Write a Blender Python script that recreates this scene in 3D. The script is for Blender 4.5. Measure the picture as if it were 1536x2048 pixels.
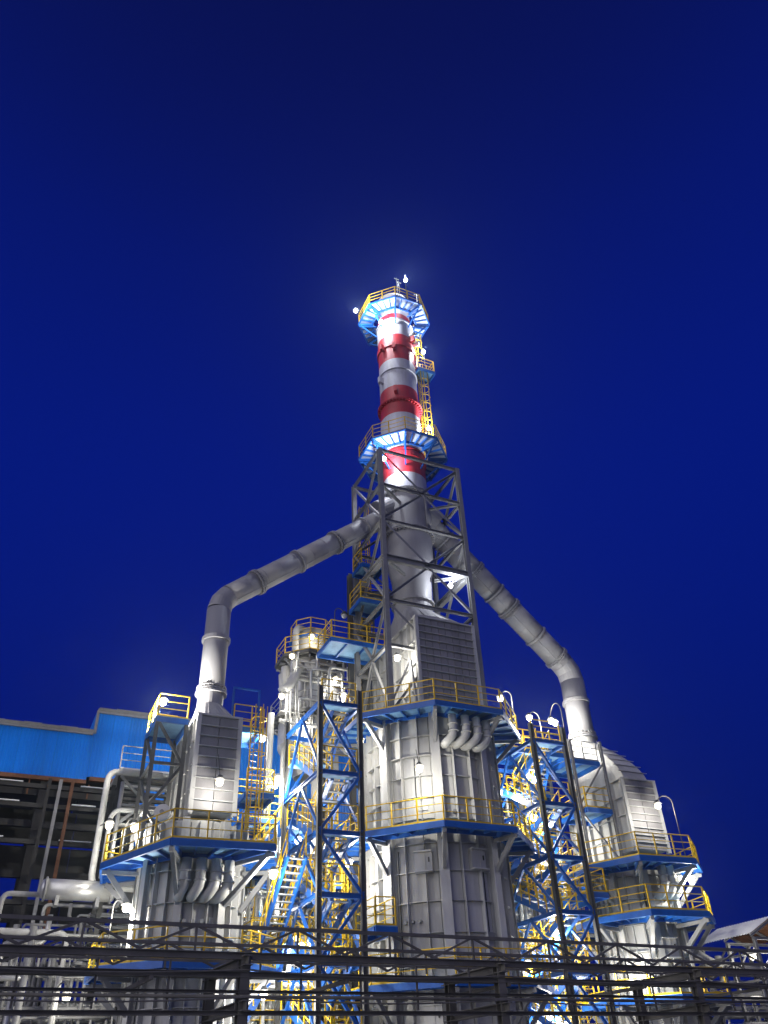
import bpy, math, random
from mathutils import Vector, Matrix

# ---------------------------------------------------------------- camera, sky, light
for o in list(bpy.data.objects):
    bpy.data.objects.remove(o, do_unlink=True)
scene = bpy.context.scene
COL = scene.collection
R = math.radians

PITCH, ROLL = R(36.4), R(2.7)
cam = bpy.data.cameras.new('camera')
cam.sensor_fit = 'HORIZONTAL'
cam.sensor_width = 36.0
cam.lens = 36.0 * 1597.0 / 1536.0
cam.clip_start = 0.1
cam.clip_end = 3000
camo = bpy.data.objects.new('camera', cam)
COL.objects.link(camo)
fw = Vector((0, math.cos(PITCH), math.sin(PITCH)))
up0 = Vector((0, -math.sin(PITCH), math.cos(PITCH)))
r0 = Vector((1, 0, 0))
upv = up0 * math.cos(ROLL) + r0 * math.sin(ROLL)
rtv = r0 * math.cos(ROLL) - up0 * math.sin(ROLL)
cm = Matrix((rtv, upv, -fw)).transposed().to_4x4()
cm.translation = Vector((0, 0, 1.7))
camo.matrix_world = cm
scene.camera = camo

world = bpy.data.worlds.new('World')
scene.world = world
world.use_nodes = True
wn, wl = world.node_tree.nodes, world.node_tree.links
for n in list(wn):
    wn.remove(n)
wo = wn.new('ShaderNodeOutputWorld')
bg = wn.new('ShaderNodeBackground')
tc = wn.new('ShaderNodeTexCoord')
sx = wn.new('ShaderNodeSeparateXYZ')
rp = wn.new('ShaderNodeValToRGB')
rp.color_ramp.interpolation = 'B_SPLINE'
els = rp.color_ramp.elements
els[0].position, els[0].color = 0.0, (0.0008, 0.0060, 0.105, 1)
els[1].position, els[1].color = 1.0, (0.0030, 0.0052, 0.062, 1)
for p_, c_ in ((0.30, (0.0009, 0.0082, 0.165, 1)), (0.60, (0.0014, 0.0098, 0.218, 1)), (0.80, (0.0020, 0.0082, 0.152, 1)), (0.93, (0.0026, 0.0055, 0.075, 1))):
    e_ = els.new(p_)
    e_.color = c_
wl.new(tc.outputs['Generated'], sx.inputs[0])
wl.new(sx.outputs['Z'], rp.inputs['Fac'])
wl.new(rp.outputs['Color'], bg.inputs['Color'])
bg.inputs['Strength'].default_value = 1.0
wl.new(bg.outputs[0], wo.inputs['Surface'])

sun = bpy.data.lights.new('sun', 'SUN')
sun.energy = 1.55
sun.angle = R(70)
sun.color = (1.0, 0.97, 0.95)
suno = bpy.data.objects.new('sun', sun)
COL.objects.link(suno)
suno.rotation_euler = Vector((0.75, 1.0, -0.30)).to_track_quat('-Z', 'Y').to_euler()   # fill standing in for the plant's own night glow, from behind left

scene.view_settings.view_transform = 'Standard'
scene.view_settings.look = 'None'
scene.view_settings.exposure = 0.0
scene.view_settings.gamma = 1.0
scene.view_settings.use_curve_mapping = False
scene.render.engine = 'CYCLES'
cy = scene.cycles
cy.use_denoising = True
cy.max_bounces = 5
cy.diffuse_bounces = 3
cy.glossy_bounces = 2
cy.transmission_bounces = 2
cy.sample_clamp_indirect = 4.0
cy.use_light_tree = True

# ---------------------------------------------------------------- materials
def mat(name, col, rough=0.5, metal=0.0, var=0.25, scale=1.2, streak=0.0, bump=0.0, dirt=None, coat=0.0):
    m = bpy.data.materials.new(name)
    m.use_nodes = True
    nt = m.node_tree
    b = nt.nodes['Principled BSDF']
    geo = nt.nodes.new('ShaderNodeNewGeometry')
    mp = nt.nodes.new('ShaderNodeMapping')
    mp.inputs['Scale'].default_value = (scale, scale, scale * (0.18 if streak else 1.0))
    nz = nt.nodes.new('ShaderNodeTexNoise')
    nz.inputs['Scale'].default_value = 1.0
    nz.inputs['Detail'].default_value = 6
    nz.inputs['Roughness'].default_value = 0.65
    nt.links.new(geo.outputs['Position'], mp.inputs['Vector'])
    nt.links.new(mp.outputs[0], nz.inputs['Vector'])
    cr = nt.nodes.new('ShaderNodeValToRGB')
    lo = dirt if dirt else tuple(c * (1 - var) for c in col)
    cr.color_ramp.elements[0].position = 0.30
    cr.color_ramp.elements[0].color = (*lo, 1)
    cr.color_ramp.elements[1].position = 0.62
    cr.color_ramp.elements[1].color = (*col, 1)
    nt.links.new(nz.outputs[0], cr.inputs['Fac'])
    oi = nt.nodes.new('ShaderNodeObjectInfo')
    mr = nt.nodes.new('ShaderNodeMapRange')
    mr.inputs['To Min'].default_value = 1 - var * 0.45
    mr.inputs['To Max'].default_value = 1 + var * 0.18
    nt.links.new(oi.outputs['Random'], mr.inputs['Value'])
    mx = nt.nodes.new('ShaderNodeVectorMath')
    mx.operation = 'SCALE'
    nt.links.new(cr.outputs[0], mx.inputs[0])
    nt.links.new(mr.outputs[0], mx.inputs['Scale'])
    nt.links.new(mx.outputs[0], b.inputs['Base Color'])
    b.inputs['Metallic'].default_value = metal
    rr = nt.nodes.new('ShaderNodeMapRange')
    rr.inputs['To Min'].default_value = min(1, rough + 0.12)
    rr.inputs['To Max'].default_value = max(0.05, rough - 0.10)
    nt.links.new(nz.outputs[0], rr.inputs['Value'])
    nt.links.new(rr.outputs[0], b.inputs['Roughness'])
    if coat:
        b.inputs['Coat Weight'].default_value = coat
    if bump:
        bp = nt.nodes.new('ShaderNodeBump')
        bp.inputs['Strength'].default_value = bump
        bp.inputs['Distance'].default_value = 0.03
        n2 = nt.nodes.new('ShaderNodeTexNoise')
        n2.inputs['Scale'].default_value = 2.2
        n2.inputs['Detail'].default_value = 4
        nt.links.new(geo.outputs['Position'], n2.inputs['Vector'])
        nt.links.new(n2.outputs[0], bp.inputs['Height'])
        nt.links.new(bp.outputs[0], b.inputs['Normal'])
    return m

def emis(name, col, strength):
    m = bpy.data.materials.new(name)
    m.use_nodes = True
    b = m.node_tree.nodes['Principled BSDF']
    b.inputs['Base Color'].default_value = (0.8, 0.8, 0.8, 1)
    b.inputs['Emission Color'].default_value = (*col, 1)
    b.inputs['Emission Strength'].default_value = strength
    m.cycles.emission_sampling = 'NONE'
    return m

M = {
    'silver': mat('silver_paint', (0.53, 0.53, 0.525), 0.5, 0.0, 0.24, 0.9, streak=1, bump=0.14, dirt=(0.34, 0.335, 0.32)),
    'header': mat('header_casing', (0.27, 0.262, 0.275), 0.5, 0.0, 0.22, 0.9, streak=1, bump=0.14, dirt=(0.19, 0.185, 0.19)),  # darker copy of the casing grey: shade of the front faces in its colour
    'steelgrey': mat('grey_steel_paint', (0.27, 0.27, 0.275), 0.5, 0.0, 0.25, 1.5),
    'flue': mat('flue_grey', (0.33, 0.325, 0.345), 0.5, 0.0, 0.08, 0.7, streak=1, bump=0.05, dirt=(0.27, 0.265, 0.28)),
    'white': mat('white_paint', (0.58, 0.58, 0.67), 0.45, 0.0, 0.2, 1.6, streak=1, dirt=(0.40, 0.39, 0.40)),
    'red': mat('red_paint', (0.58, 0.020, 0.035), 0.45, 0.0, 0.25, 1.6, streak=1, dirt=(0.34, 0.03, 0.035)),
    'blue': mat('blue_paint', (0.012, 0.12, 0.50), 0.42, 0.0, 0.3, 1.6),
    'litdeck': mat('pale_deck', (0.46, 0.54, 0.66), 0.55, 0.0, 0.25, 1.3),  # paler copy of the deck colour: lamplight on the undersides painted in
    'deck': mat('deck_plate', (0.20, 0.40, 0.64), 0.55, 0.0, 0.3, 1.3, dirt=(0.10, 0.22, 0.40)),
    'yellow': mat('yellow_paint', (0.82, 0.52, 0.012), 0.45, 0.0, 0.25, 1.6),
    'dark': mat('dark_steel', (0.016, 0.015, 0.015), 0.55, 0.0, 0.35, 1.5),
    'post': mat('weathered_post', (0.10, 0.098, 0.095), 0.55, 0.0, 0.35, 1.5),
    'rack': mat('rack_steel', (0.17, 0.16, 0.142), 0.6, 0.0, 0.4, 1.2),
    'pipe': mat('pipe_cladding', (0.60, 0.60, 0.59), 0.36, 0.55, 0.25, 1.4, bump=0.1),
    'pale': mat('pale_cladding', (0.55, 0.55, 0.53), 0.5, 0.0, 0.25, 1.1),
    'redpipe': mat('red_pipe', (0.50, 0.015, 0.015), 0.45, 0.0, 0.2, 1.5),
    'rust': mat('rusty_steel', (0.20, 0.085, 0.04), 0.75, 0.0, 0.5, 2.5),
    'clad': mat('blue_cladding', (0.006, 0.24, 0.90), 0.36, 0.0, 0.24, 0.6, streak=1),
    'snow': mat('snow', (0.80, 0.81, 0.83), 0.8, 0.0, 0.12, 2.0, bump=0.4),
    'ground': mat('ground', (0.30, 0.30, 0.31), 0.85, 0.0, 0.5, 0.25, bump=0.5, dirt=(0.10, 0.10, 0.10)),
    'tread': mat('tread_grating', (0.40, 0.42, 0.44), 0.55, 0.2, 0.3, 2.0),
    'orange': mat('sign_orange', (0.75, 0.22, 0.02), 0.5, 0.0, 0.2, 2.0),
    'bulb': emis('lamp_glow', (1.0, 0.86, 0.55), 5.0),
    'bulbw': emis('lamp_glow_white', (0.95, 0.95, 1.0), 4.0),
    'bulboff': mat('lamp_glass', (0.75, 0.75, 0.72), 0.25, 0.0, 0.1, 2.0),
}

# ---------------------------------------------------------------- helpers
ANG = R(26)                       # the plant's own grid is turned 26 degrees
ORG = Vector((1.75, 42.0, 0.0))   # plan position of the central heater
PLANT = Matrix.Translation(ORG) @ Matrix.Rotation(ANG, 4, 'Z')
T4, RZ = Matrix.Translation, lambda a: Matrix.Rotation(a, 4, 'Z')

def mk(name, verts, faces, m, smooth=False):
    me = bpy.data.meshes.new(name)
    me.from_pydata([tuple(v) for v in verts], [], faces)
    me.materials.append(M[m])
    if smooth:
        me.polygons.foreach_set('use_smooth', [len(f) == 4 for f in faces])
    me.update()
    return me

def cyl_geo(n=12, r0=0.5, r1=0.5):
    vs, fs = [], []
    for k in range(n):
        a = 2 * math.pi * k / n
        vs.append((r0 * math.cos(a), r0 * math.sin(a), 0))
        vs.append((r1 * math.cos(a), r1 * math.sin(a), 1))
    for k in range(n):
        j = (k + 1) % n
        fs.append((2 * k, 2 * j, 2 * j + 1, 2 * k + 1))
    fs.append(tuple(2 * k for k in reversed(range(n))))
    fs.append(tuple(2 * k + 1 for k in range(n)))
    return vs, fs

def prism_geo(poly):
    n = len(poly)
    vs = [(x, y, 0) for x, y in poly] + [(x, y, 1) for x, y in poly]
    fs = [(k, (k + 1) % n, n + (k + 1) % n, n + k) for k in range(n)]
    fs.append(tuple(reversed(range(n))))
    fs.append(tuple(range(n, 2 * n)))
    return vs, fs

def box_geo():
    return prism_geo([(-.5, -.5), (.5, -.5), (.5, .5), (-.5, .5)])

def h_geo():
    f, w = 0.11, 0.045
    return prism_geo([(-.5, -.5), (.5, -.5), (.5, -.5 + f), (w, -.5 + f), (w, .5 - f), (.5, .5 - f), (.5, .5), (-.5, .5), (-.5, .5 - f), (-w, .5 - f), (-w, -.5 + f), (-.5, -.5 + f)])

def c_geo():
    f = 0.14
    return prism_geo([(-.5, -.5), (.5, -.5), (.5, -.5 + f), (-.5 + f, -.5 + f), (-.5 + f, .5 - f), (.5, .5 - f), (.5, .5), (-.5, .5)])

def l_geo():
    f = 0.16
    return prism_geo([(-.5, -.5), (.5, -.5), (.5, -.5 + f), (-.5 + f, -.5 + f), (-.5 + f, .5), (-.5, .5)])

def corr_geo(n=5, d=0.55):
    pts = []
    for k in range(n):
        x = -0.5 + k / n
        s = 1.0 / n
        pts += [(x, 0.5), (x + s * .45, 0.5), (x + s * .58, -.5), (x + s * .87, -.5)]
    pts.append((0.5, 0.5))
    vs, fs = [], []
    for x, y in pts:
        vs += [(x, y, 0), (x, y, 1)]
    for k in range(len(pts) - 1):
        fs.append((2 * k, 2 * k + 2, 2 * k + 3, 2 * k + 1))
    return vs, fs

def sph_geo(nu=14, nv=8, half=False):
    vs, fs = [], []
    v1 = nv // 2 if half else nv
    for i in range(v1 + 1):
        t = math.pi * i / nv
        for k in range(nu):
            a = 2 * math.pi * k / nu
            vs.append((math.sin(t) * math.cos(a) * .5, math.sin(t) * math.sin(a) * .5, math.cos(t) * .5))
    for i in range(v1):
        for k in range(nu):
            j = (k + 1) % nu
            fs.append((i * nu + k, (i + 1) * nu + k, (i + 1) * nu + j, i * nu + j))
    return vs, fs

GEO = {'box': (box_geo, False), 'h': (h_geo, False), 'c': (c_geo, False), 'l': (l_geo, False), 'cyl': (lambda: cyl_geo(12), True),
       'rod': (lambda: cyl_geo(6), True), 'cone': (lambda: cyl_geo(14, .5, .16), True), 'corr': (corr_geo, False), 'sph': (sph_geo, True),
       'dome': (lambda: sph_geo(16, 10, True), True)}
CACHE = {}

def unit(shape, m):
    k = (shape, m)
    if k not in CACHE:
        g, s = GEO[shape]
        vs, fs = g()
        me = mk(shape + '_' + m, vs, fs, m, False)
        if s:
            for p in me.polygons:
                p.use_smooth = len(p.vertices) == 4
        CACHE[k] = me
    return CACHE[k]

def along(p, q, w, h, roll=0.0):
    """matrix of a unit prism laid from p to q, w wide and h deep"""
    p, q = Vector(p), Vector(q)
    d = q - p
    L = d.length
    z = d / L
    ref = Vector((0, 0, 1)) if abs(z.z) < 0.97 else Vector((0, 1, 0))
    x = z.cross(ref).normalized() if abs(z.z) < 0.97 else Vector((1, 0, 0))
    y = z.cross(x).normalized()
    x = y.cross(z)
    m = Matrix((x, y, z)).transposed().to_4x4()
    if roll:
        m = m @ RZ(roll)
    m = m @ Matrix.Diagonal((w, h, L, 1))
    m.translation = p
    return m

class Thing:
    """a thing: an Empty at its base in the plant's grid, with parts as children"""
    def __init__(s, name, label, cat, base=(0, 0, 0), group=None, kind=None):
        s.o = bpy.data.objects.new(name, None)
        COL.objects.link(s.o)
        s.base = Vector(base)
        s.o.matrix_basis = PLANT @ T4(s.base)
        s.o['label'] = label
        s.o['category'] = cat
        if group:
            s.o['group'] = group
        if kind:
            s.o['kind'] = kind
        s.inv = T4(-s.base)

    def put(s, name, me, mx=None, parent=None, kind=None, label=None):
        o = bpy.data.objects.new(name, me)
        COL.objects.link(o)
        b = s.inv @ mx if mx is not None else s.inv.copy()
        if parent is None:
            o.parent = s.o
        else:
            o.parent = parent
            o.matrix_parent_inverse = parent.matrix_basis.inverted()
        o.matrix_basis = b
        if kind:
            o['kind'] = kind
        if label:
            o['label'] = label
        return o

    def bar(s, name, p, q, w, m, h=None, shape='box', roll=0.0, parent=None):
        return s.put(name, unit(shape, m), along(p, q, w, h or w, roll), parent)

    def box(s, name, c, d, m, rz=0.0, parent=None, shape='box'):
        """axis-aligned block: centre of its underside c, size d"""
        return s.put(name, unit(shape, m), T4(Vector(c)) @ RZ(rz) @ Matrix.Diagonal((*d, 1)), parent)

    def own(s, name, geo, m, smooth=False, mx=None, parent=None, kind=None, label=None):
        return s.put(name, mk(name, geo[0], geo[1], m, smooth), mx, parent, kind, label)

def single(name, label, cat, geo, m, base, group=None, smooth=False, kind=None):
    """a thing that is one mesh; geo in plant coordinates"""
    b = Vector(base)
    me = mk(name, [Vector(v) - b for v in geo[0]], geo[1], m, smooth)
    o = bpy.data.objects.new(name, me)
    COL.objects.link(o)
    o.matrix_basis = PLANT @ T4(b)
    o['label'] = label
    if kind != 'structure':
        o['category'] = cat
    if group:
        o['group'] = group
    if kind:
        o['kind'] = kind
    return o

def fillet(pts, r, n=4):
    pts = [Vector(p) for p in pts]
    out = [pts[0]]
    for a, b, c in zip(pts, pts[1:], pts[2:]):
        d1, d2 = (a - b), (c - b)
        rr = min(r, d1.length * .48, d2.length * .48)
        p, q = b + d1.normalized() * rr, b + d2.normalized() * rr
        for k in range(n + 1):
            t = k / n
            out.append(p * (1 - t) ** 2 + b * 2 * t * (1 - t) + q * t * t)
    out.append(pts[-1])
    return out

def tube(pts, r, n=12, cap=True):
    pts = [Vector(p) for p in pts]
    vs, fs = [], []
    prev = None
    for i, p in enumerate(pts):
        t = (pts[min(i + 1, len(pts) - 1)] - pts[max(i - 1, 0)]).normalized()
        if prev is None:
            ref = Vector((0, 0, 1)) if abs(t.z) < .9 else Vector((1, 0, 0))
            x = t.cross(ref).normalized()
        else:
            x = (prev - t * prev.dot(t)).normalized()
        prev = x
        y = t.cross(x)
        rr = r[i] if isinstance(r, (list, tuple)) else r
        for k in range(n):
            a = 2 * math.pi * k / n
            vs.append(p + (x * math.cos(a) + y * math.sin(a)) * rr)
    for i in range(len(pts) - 1):
        for k in range(n):
            j = (k + 1) % n
            fs.append((i * n + k, i * n + j, (i + 1) * n + j, (i + 1) * n + k))
    if cap:
        fs.append(tuple(reversed(range(n))))
        fs.append(tuple(range((len(pts) - 1) * n, len(pts) * n)))
    return vs, fs

def lathe(prof, c=(0, 0), n=40, closed=True):
    """profile of (radius, z) turned about a vertical axis"""
    vs, fs = [], []
    for r, z in prof:
        for k in range(n):
            a = 2 * math.pi * k / n
            vs.append((c[0] + r * math.cos(a), c[1] + r * math.sin(a), z))
    for i in range(len(prof) - 1):
        for k in range(n):
            j = (k + 1) % n
            fs.append((i * n + k, i * n + j, (i + 1) * n + j, (i + 1) * n + k))
    if closed:
        fs.append(tuple(reversed(range(n))))
        fs.append(tuple(range((len(prof) - 1) * n, len(prof) * n)))
    return vs, fs

def arc_plate(r0, r1, a0, a1, z0, z1, n=4):
    vs, fs = [], []
    for k in range(n + 1):
        a = a0 + (a1 - a0) * k / n
        c, s = math.cos(a), math.sin(a)
        vs += [(r0 * c, r0 * s, z0), (r1 * c, r1 * s, z0), (r1 * c, r1 * s, z1), (r0 * c, r0 * s, z1)]
    for k in range(n):
        for j in range(4):
            i = (j + 1) % 4
            fs.append((4 * k + j, 4 * k + i, 4 * k + 4 + i, 4 * k + 4 + j))
    fs.append((3, 2, 1, 0))
    fs.append((4 * n, 4 * n + 1, 4 * n + 2, 4 * n + 3))
    return vs, fs

def slab(poly, z0, z1):
    n = len(poly)
    vs = [(x, y, z0) for x, y in poly] + [(x, y, z1) for x, y in poly]
    fs = [(k, (k + 1) % n, n + (k + 1) % n, n + k) for k in range(n)]
    fs += [tuple(reversed(range(n))), tuple(range(n, 2 * n))]
    return vs, fs

def join(*gs):
    vs, fs = [], []
    for a, b in gs:
        o = len(vs)
        vs += [tuple(v) for v in a]
        fs += [tuple(i + o for i in f) for f in b]
    return vs, fs

def bx(c, d):
    vs, fs = box_geo()
    return [(c[0] + x * d[0], c[1] + y * d[1], c[2] + z * d[2]) for x, y, z in vs], fs

def xf(geo, mx):
    return [mx @ Vector(v) for v in geo[0]], geo[1]

def railing(t, p, q, m='yellow', step=1.25, ends=(1, 1), h=1.1, toe=True, pw=0.06):
    p, q = Vector(p), Vector(q)
    L = (q - p).length
    n = max(1, round(L / step))
    for k in range(n + 1):
        if (k == 0 and not ends[0]) or (k == n and not ends[1]):
            continue
        a = p.lerp(q, k / n)
        t.bar('railing_post', a, a + Vector((0, 0, h - .03)), pw, m, shape='box')
    for z, w in ((h, 0.058), (h * .68, 0.042), (h * .36, 0.042)):
        t.bar('rail', p + Vector((0, 0, z)), q + Vector((0, 0, z)), w, m, shape='rod')
    if toe:
        t.bar('toe_board', p + Vector((0, 0, .015)), q + Vector((0, 0, .015)), 0.012, m if m == 'yellow' else m, h=0.14)

def octagon(label, c, z, rin, rout, a0=R(22.5), n=8, brackets=True, shell=None, m='blue', rail='yellow', skip=(), joists=3, group=None, name='octagonal_platform', bz=1.9, skiprail=(), deckm='deck', bm='steelgrey', bw=0.2, beamh=.26, outline=None):
    t = Thing(name, label, 'platform', (c[0], c[1], z), group)
    if outline:
        n = len(outline)
    def pt(r, k, zz=z):
        if outline:
            w = Vector(outline[k % n]) - Vector(c)
            if r > rin:
                w = w * (1 - (rout - r) / w.length)
            else:
                w = w.normalized() * r
            return Vector((c[0] + w.x, c[1] + w.y, zz))
        a = a0 + 2 * math.pi * k / n
        return Vector((c[0] + r * math.cos(a), c[1] + r * math.sin(a), zz))
    for k in range(n):
        if k in skip:
            continue
        A, B, Ci, D = pt(rin, k), pt(rout, k), pt(rout, k + 1), pt(rin, k + 1)
        # two deck plates on each side, with a joint between them
        for s0, s1 in ((0.006, .494), (.506, .994)):
            poly = [A.lerp(D, s0), B.lerp(Ci, s0), B.lerp(Ci, s1), A.lerp(D, s1)]
            t.own('deck_plate', slab([(v.x - c[0], v.y - c[1]) for v in poly], -.045, 0), deckm, mx=T4((c[0], c[1], z)))
        t.bar('edge_beam', B + Vector((0, 0, -beamh / 2 - .03)), Ci + Vector((0, 0, -beamh / 2 - .03)), 0.10, m, h=beamh)
        t.bar('inner_beam', A.lerp(B, .12) + Vector((0, 0, -.15)), D.lerp(Ci, .12) + Vector((0, 0, -.15)), 0.08, m, h=.18)
        for j in range(1, joists + 1):
            f = j / (joists + 1)
            t.bar('joist', A.lerp(D, f) + Vector((0, 0, -.115)), B.lerp(Ci, f) + Vector((0, 0, -.115)), 0.06, m, h=.13)
        t.bar('radial_beam', pt(rin * .98, k, z - .16), pt(rout - .03, k, z - .16), .12, m, h=.22)
        if brackets:
            rs = shell or rin
            t.bar('bracket', pt(rs, k, z - bz), pt(rs + (rout - rs) * .86, k, z - .30), bw * .8, bm, h=bw)
            t.bar('bracket_arm', pt(rs, k, z - .40), pt(rout - .06, k, z - .40), bw * .75, bm, h=bw * .8)
        if rail and k not in skiprail:
            e0, e1 = pt(rout - .05, k), pt(rout - .05, k + 1)
            railing(t, e0, e1, rail, ends=(1, 0))
    return t

def rect_platform(label, u0, u1, v0, v1, z, rails='NSEW', m='blue', rail='yellow', nj=None, group=None, name='walkway_platform', deckm='deck', beamh=.24, gaps=()):
    t = Thing(name, label, 'platform', ((u0 + u1) / 2, (v0 + v1) / 2, z), group)
    n = max(1, round((u1 - u0) / 1.2))
    nn = max(1, round((v1 - v0) / 2.4))
    for k in range(n):
        for j in range(nn):
            a, b = u0 + (u1 - u0) * k / n, u0 + (u1 - u0) * (k + 1) / n
            c, d = v0 + (v1 - v0) * j / nn, v0 + (v1 - v0) * (j + 1) / nn
            t.box('deck_plate', ((a + b) / 2, (c + d) / 2, z - .045), (b - a - .015, d - c - .015, .045), deckm)
        if k:
            t.bar('joist', (a, v0 + .06, z - .12), (a, v1 - .06, z - .12), .06, m, h=.14)
    zb = z - beamh / 2 - .05
    for p, q in (((u0, v0), (u1, v0)), ((u0, v1), (u1, v1)), ((u0, v0 + .05), (u0, v1 - .05)), ((u1, v0 + .05), (u1, v1 - .05))):
        t.bar('edge_beam', (*p, zb), (*q, zb), .1, m, h=beamh)
    e = .04
    if 'S' in rails:
        railing(t, (u0 + e, v0 + e, z), (u1 - e, v0 + e, z), rail)
    if 'N' in rails:
        railing(t, (u0 + e, v1 - e, z), (u1 - e, v1 - e, z), rail)
    if 'W' in rails:
        railing(t, (u0 + e, v0 + e, z), (u0 + e, v1 - e, z), rail, ends=('S' not in rails, 'N' not in rails))
    if 'E' in rails:
        railing(t, (u1 - e, v0 + e, z), (u1 - e, v1 - e, z), rail, ends=('S' not in rails, 'N' not in rails))
    return t

def ladder(label, p, z0, z1, face=(0, -1), cage=True, m='yellow', name='caged_ladder', group=None):
    """vertical ladder at plan point p; face points away from the wall, to the climber"""
    t = Thing(name, label, 'ladder', (p[0], p[1], z0), group)
    f = Vector((face[0], face[1], 0)).normalized()
    s = Vector((-f.y, f.x, 0))
    P = Vector((p[0], p[1], 0))
    for k in (-1, 1):
        t.bar('stile', P + s * .24 * k + Vector((0, 0, z0)), P + s * .24 * k + Vector((0, 0, z1 + .9)), .06, m)
    gs = []
    z = z0 + .3
    while z < z1:
        gs.append(xf(cyl_geo(5), along(P + s * -.24 + Vector((0, 0, z)), P + s * .24 + Vector((0, 0, z)), .03, .03)))
        z += .3
    g = join(*gs)
    t.own('rungs', ([Vector(v) - P - Vector((0, 0, z0)) for v in g[0]], g[1]), m, mx=T4((p[0], p[1], z0)), kind='stuff')
    if cage:
        ang = [R(-115 + 230 * k / 8) for k in range(9)]
        c0 = P + f * .33
        ring = [c0 + f * .37 * math.cos(a) + s * .37 * math.sin(a) for a in ang]
        ring = [P + s * -.24] + ring + [P + s * .24]
        z = z0 + 2.2
        hoop = None
        while z < z1 + .95:
            if hoop is None:
                g = tube([r - P for r in ring], .024, 5)
                hoop = mk('hoop', g[0], g[1], m)
            t.put('cage_hoop', hoop, T4(P + Vector((0, 0, z))))
            z += .85
        for k in (1, 3, 5, 7, 9):
            t.bar('cage_strap', ring[k] + Vector((0, 0, z0 + 2.2)), ring[k] + Vector((0, 0, z1 + .9)), .04, m, h=.02)
    return t

def pipe(label, pts, r, m='pipe', group=None, fil=None, flanges=(), name='pipe', n=10):
    path = fillet(pts, fil or r * 3.0)
    o = single(name, label, 'pipe', tube(path, r, n), m, pts[0], group, True)
    return o

LAMPN = 0
def lamp(label, p, power=140, style='gooseneck', base=None, white=False, lit=True, group='plant lamps', rad=.165, face=(0, -1)):
    """p: where the bulb hangs; base: foot of its pole"""
    p = Vector(p)
    b = Vector(base) if base else p
    t = Thing('lamp', label, 'lamp', b, group)
    pm = 'post'
    if style == 'gooseneck':
        d = Vector((p.x - b.x, p.y - b.y, 0))
        top = Vector((b.x, b.y, p.z + .05))
        pts = [b, top]
        for k in range(1, 9):
            a = math.pi * k / 8
            pts.append(top + d * (.5 - .5 * math.cos(a)) + Vector((0, 0, max(.28, d.length * .55) * math.sin(a))))
        pts.append(p + Vector((0, 0, .2)))
        g = tube(pts, .03, 6)
        t.own('pole', g, pm, True)
    elif style == 'hang':
        t.bar('rod', p + Vector((0, 0, .2)), b, .035, 'dark', shape='rod')
    elif style == 'bracket':
        t.bar('arm', b, p + Vector((0, 0, .22)), .05, pm, shape='rod')
    if white:
        t.bar('yoke', p + Vector((0, 0, .1)), p + Vector((0, 0, .3)), .08, pm)
    else:
        t.put('shade', unit('cone', pm), T4(p + Vector((0, 0, .09))) @ Matrix.Diagonal((.46, .46, .22, 1)))
    t.put('bulb', unit('sph', ('bulbw' if white else 'bulb') if lit else 'bulboff'), T4(p) @ Matrix.Diagonal((2 * rad, 2 * rad, 2 * rad, 1)))
    if lit:
        L = bpy.data.lights.new('lamp_light', 'POINT')
        L.energy = power * (3.4 if white else 2.1)
        L.color = (0.88, 0.93, 1.0) if white else (1.0, 0.96, 0.85)
        L.shadow_soft_size = .12
        lo = bpy.data.objects.new('lamp_light', L)
        COL.objects.link(lo)
        lo.parent = t.o
        f = Vector((face[0], face[1], 0)) * .16
        lo.location = p - b + (Vector((f.x, f.y * 2, .1)) if white else Vector((0, 0, -.36)) + f * 1.3)
    return t

# ---------------------------------------------------------------- ground
g = ([(-900, -900, 0), (900, -900, 0), (900, 900, 0), (-900, 900, 0)], [(0, 1, 2, 3)])
ground = single('ground', 'snow dusted grey ground of the plant', 'ground', g, 'ground', (0, 0, 0), kind='structure')

# ---------------------------------------------------------------- the three fired heaters
CAMUV = Vector((-19.98, -36.98))

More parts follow.
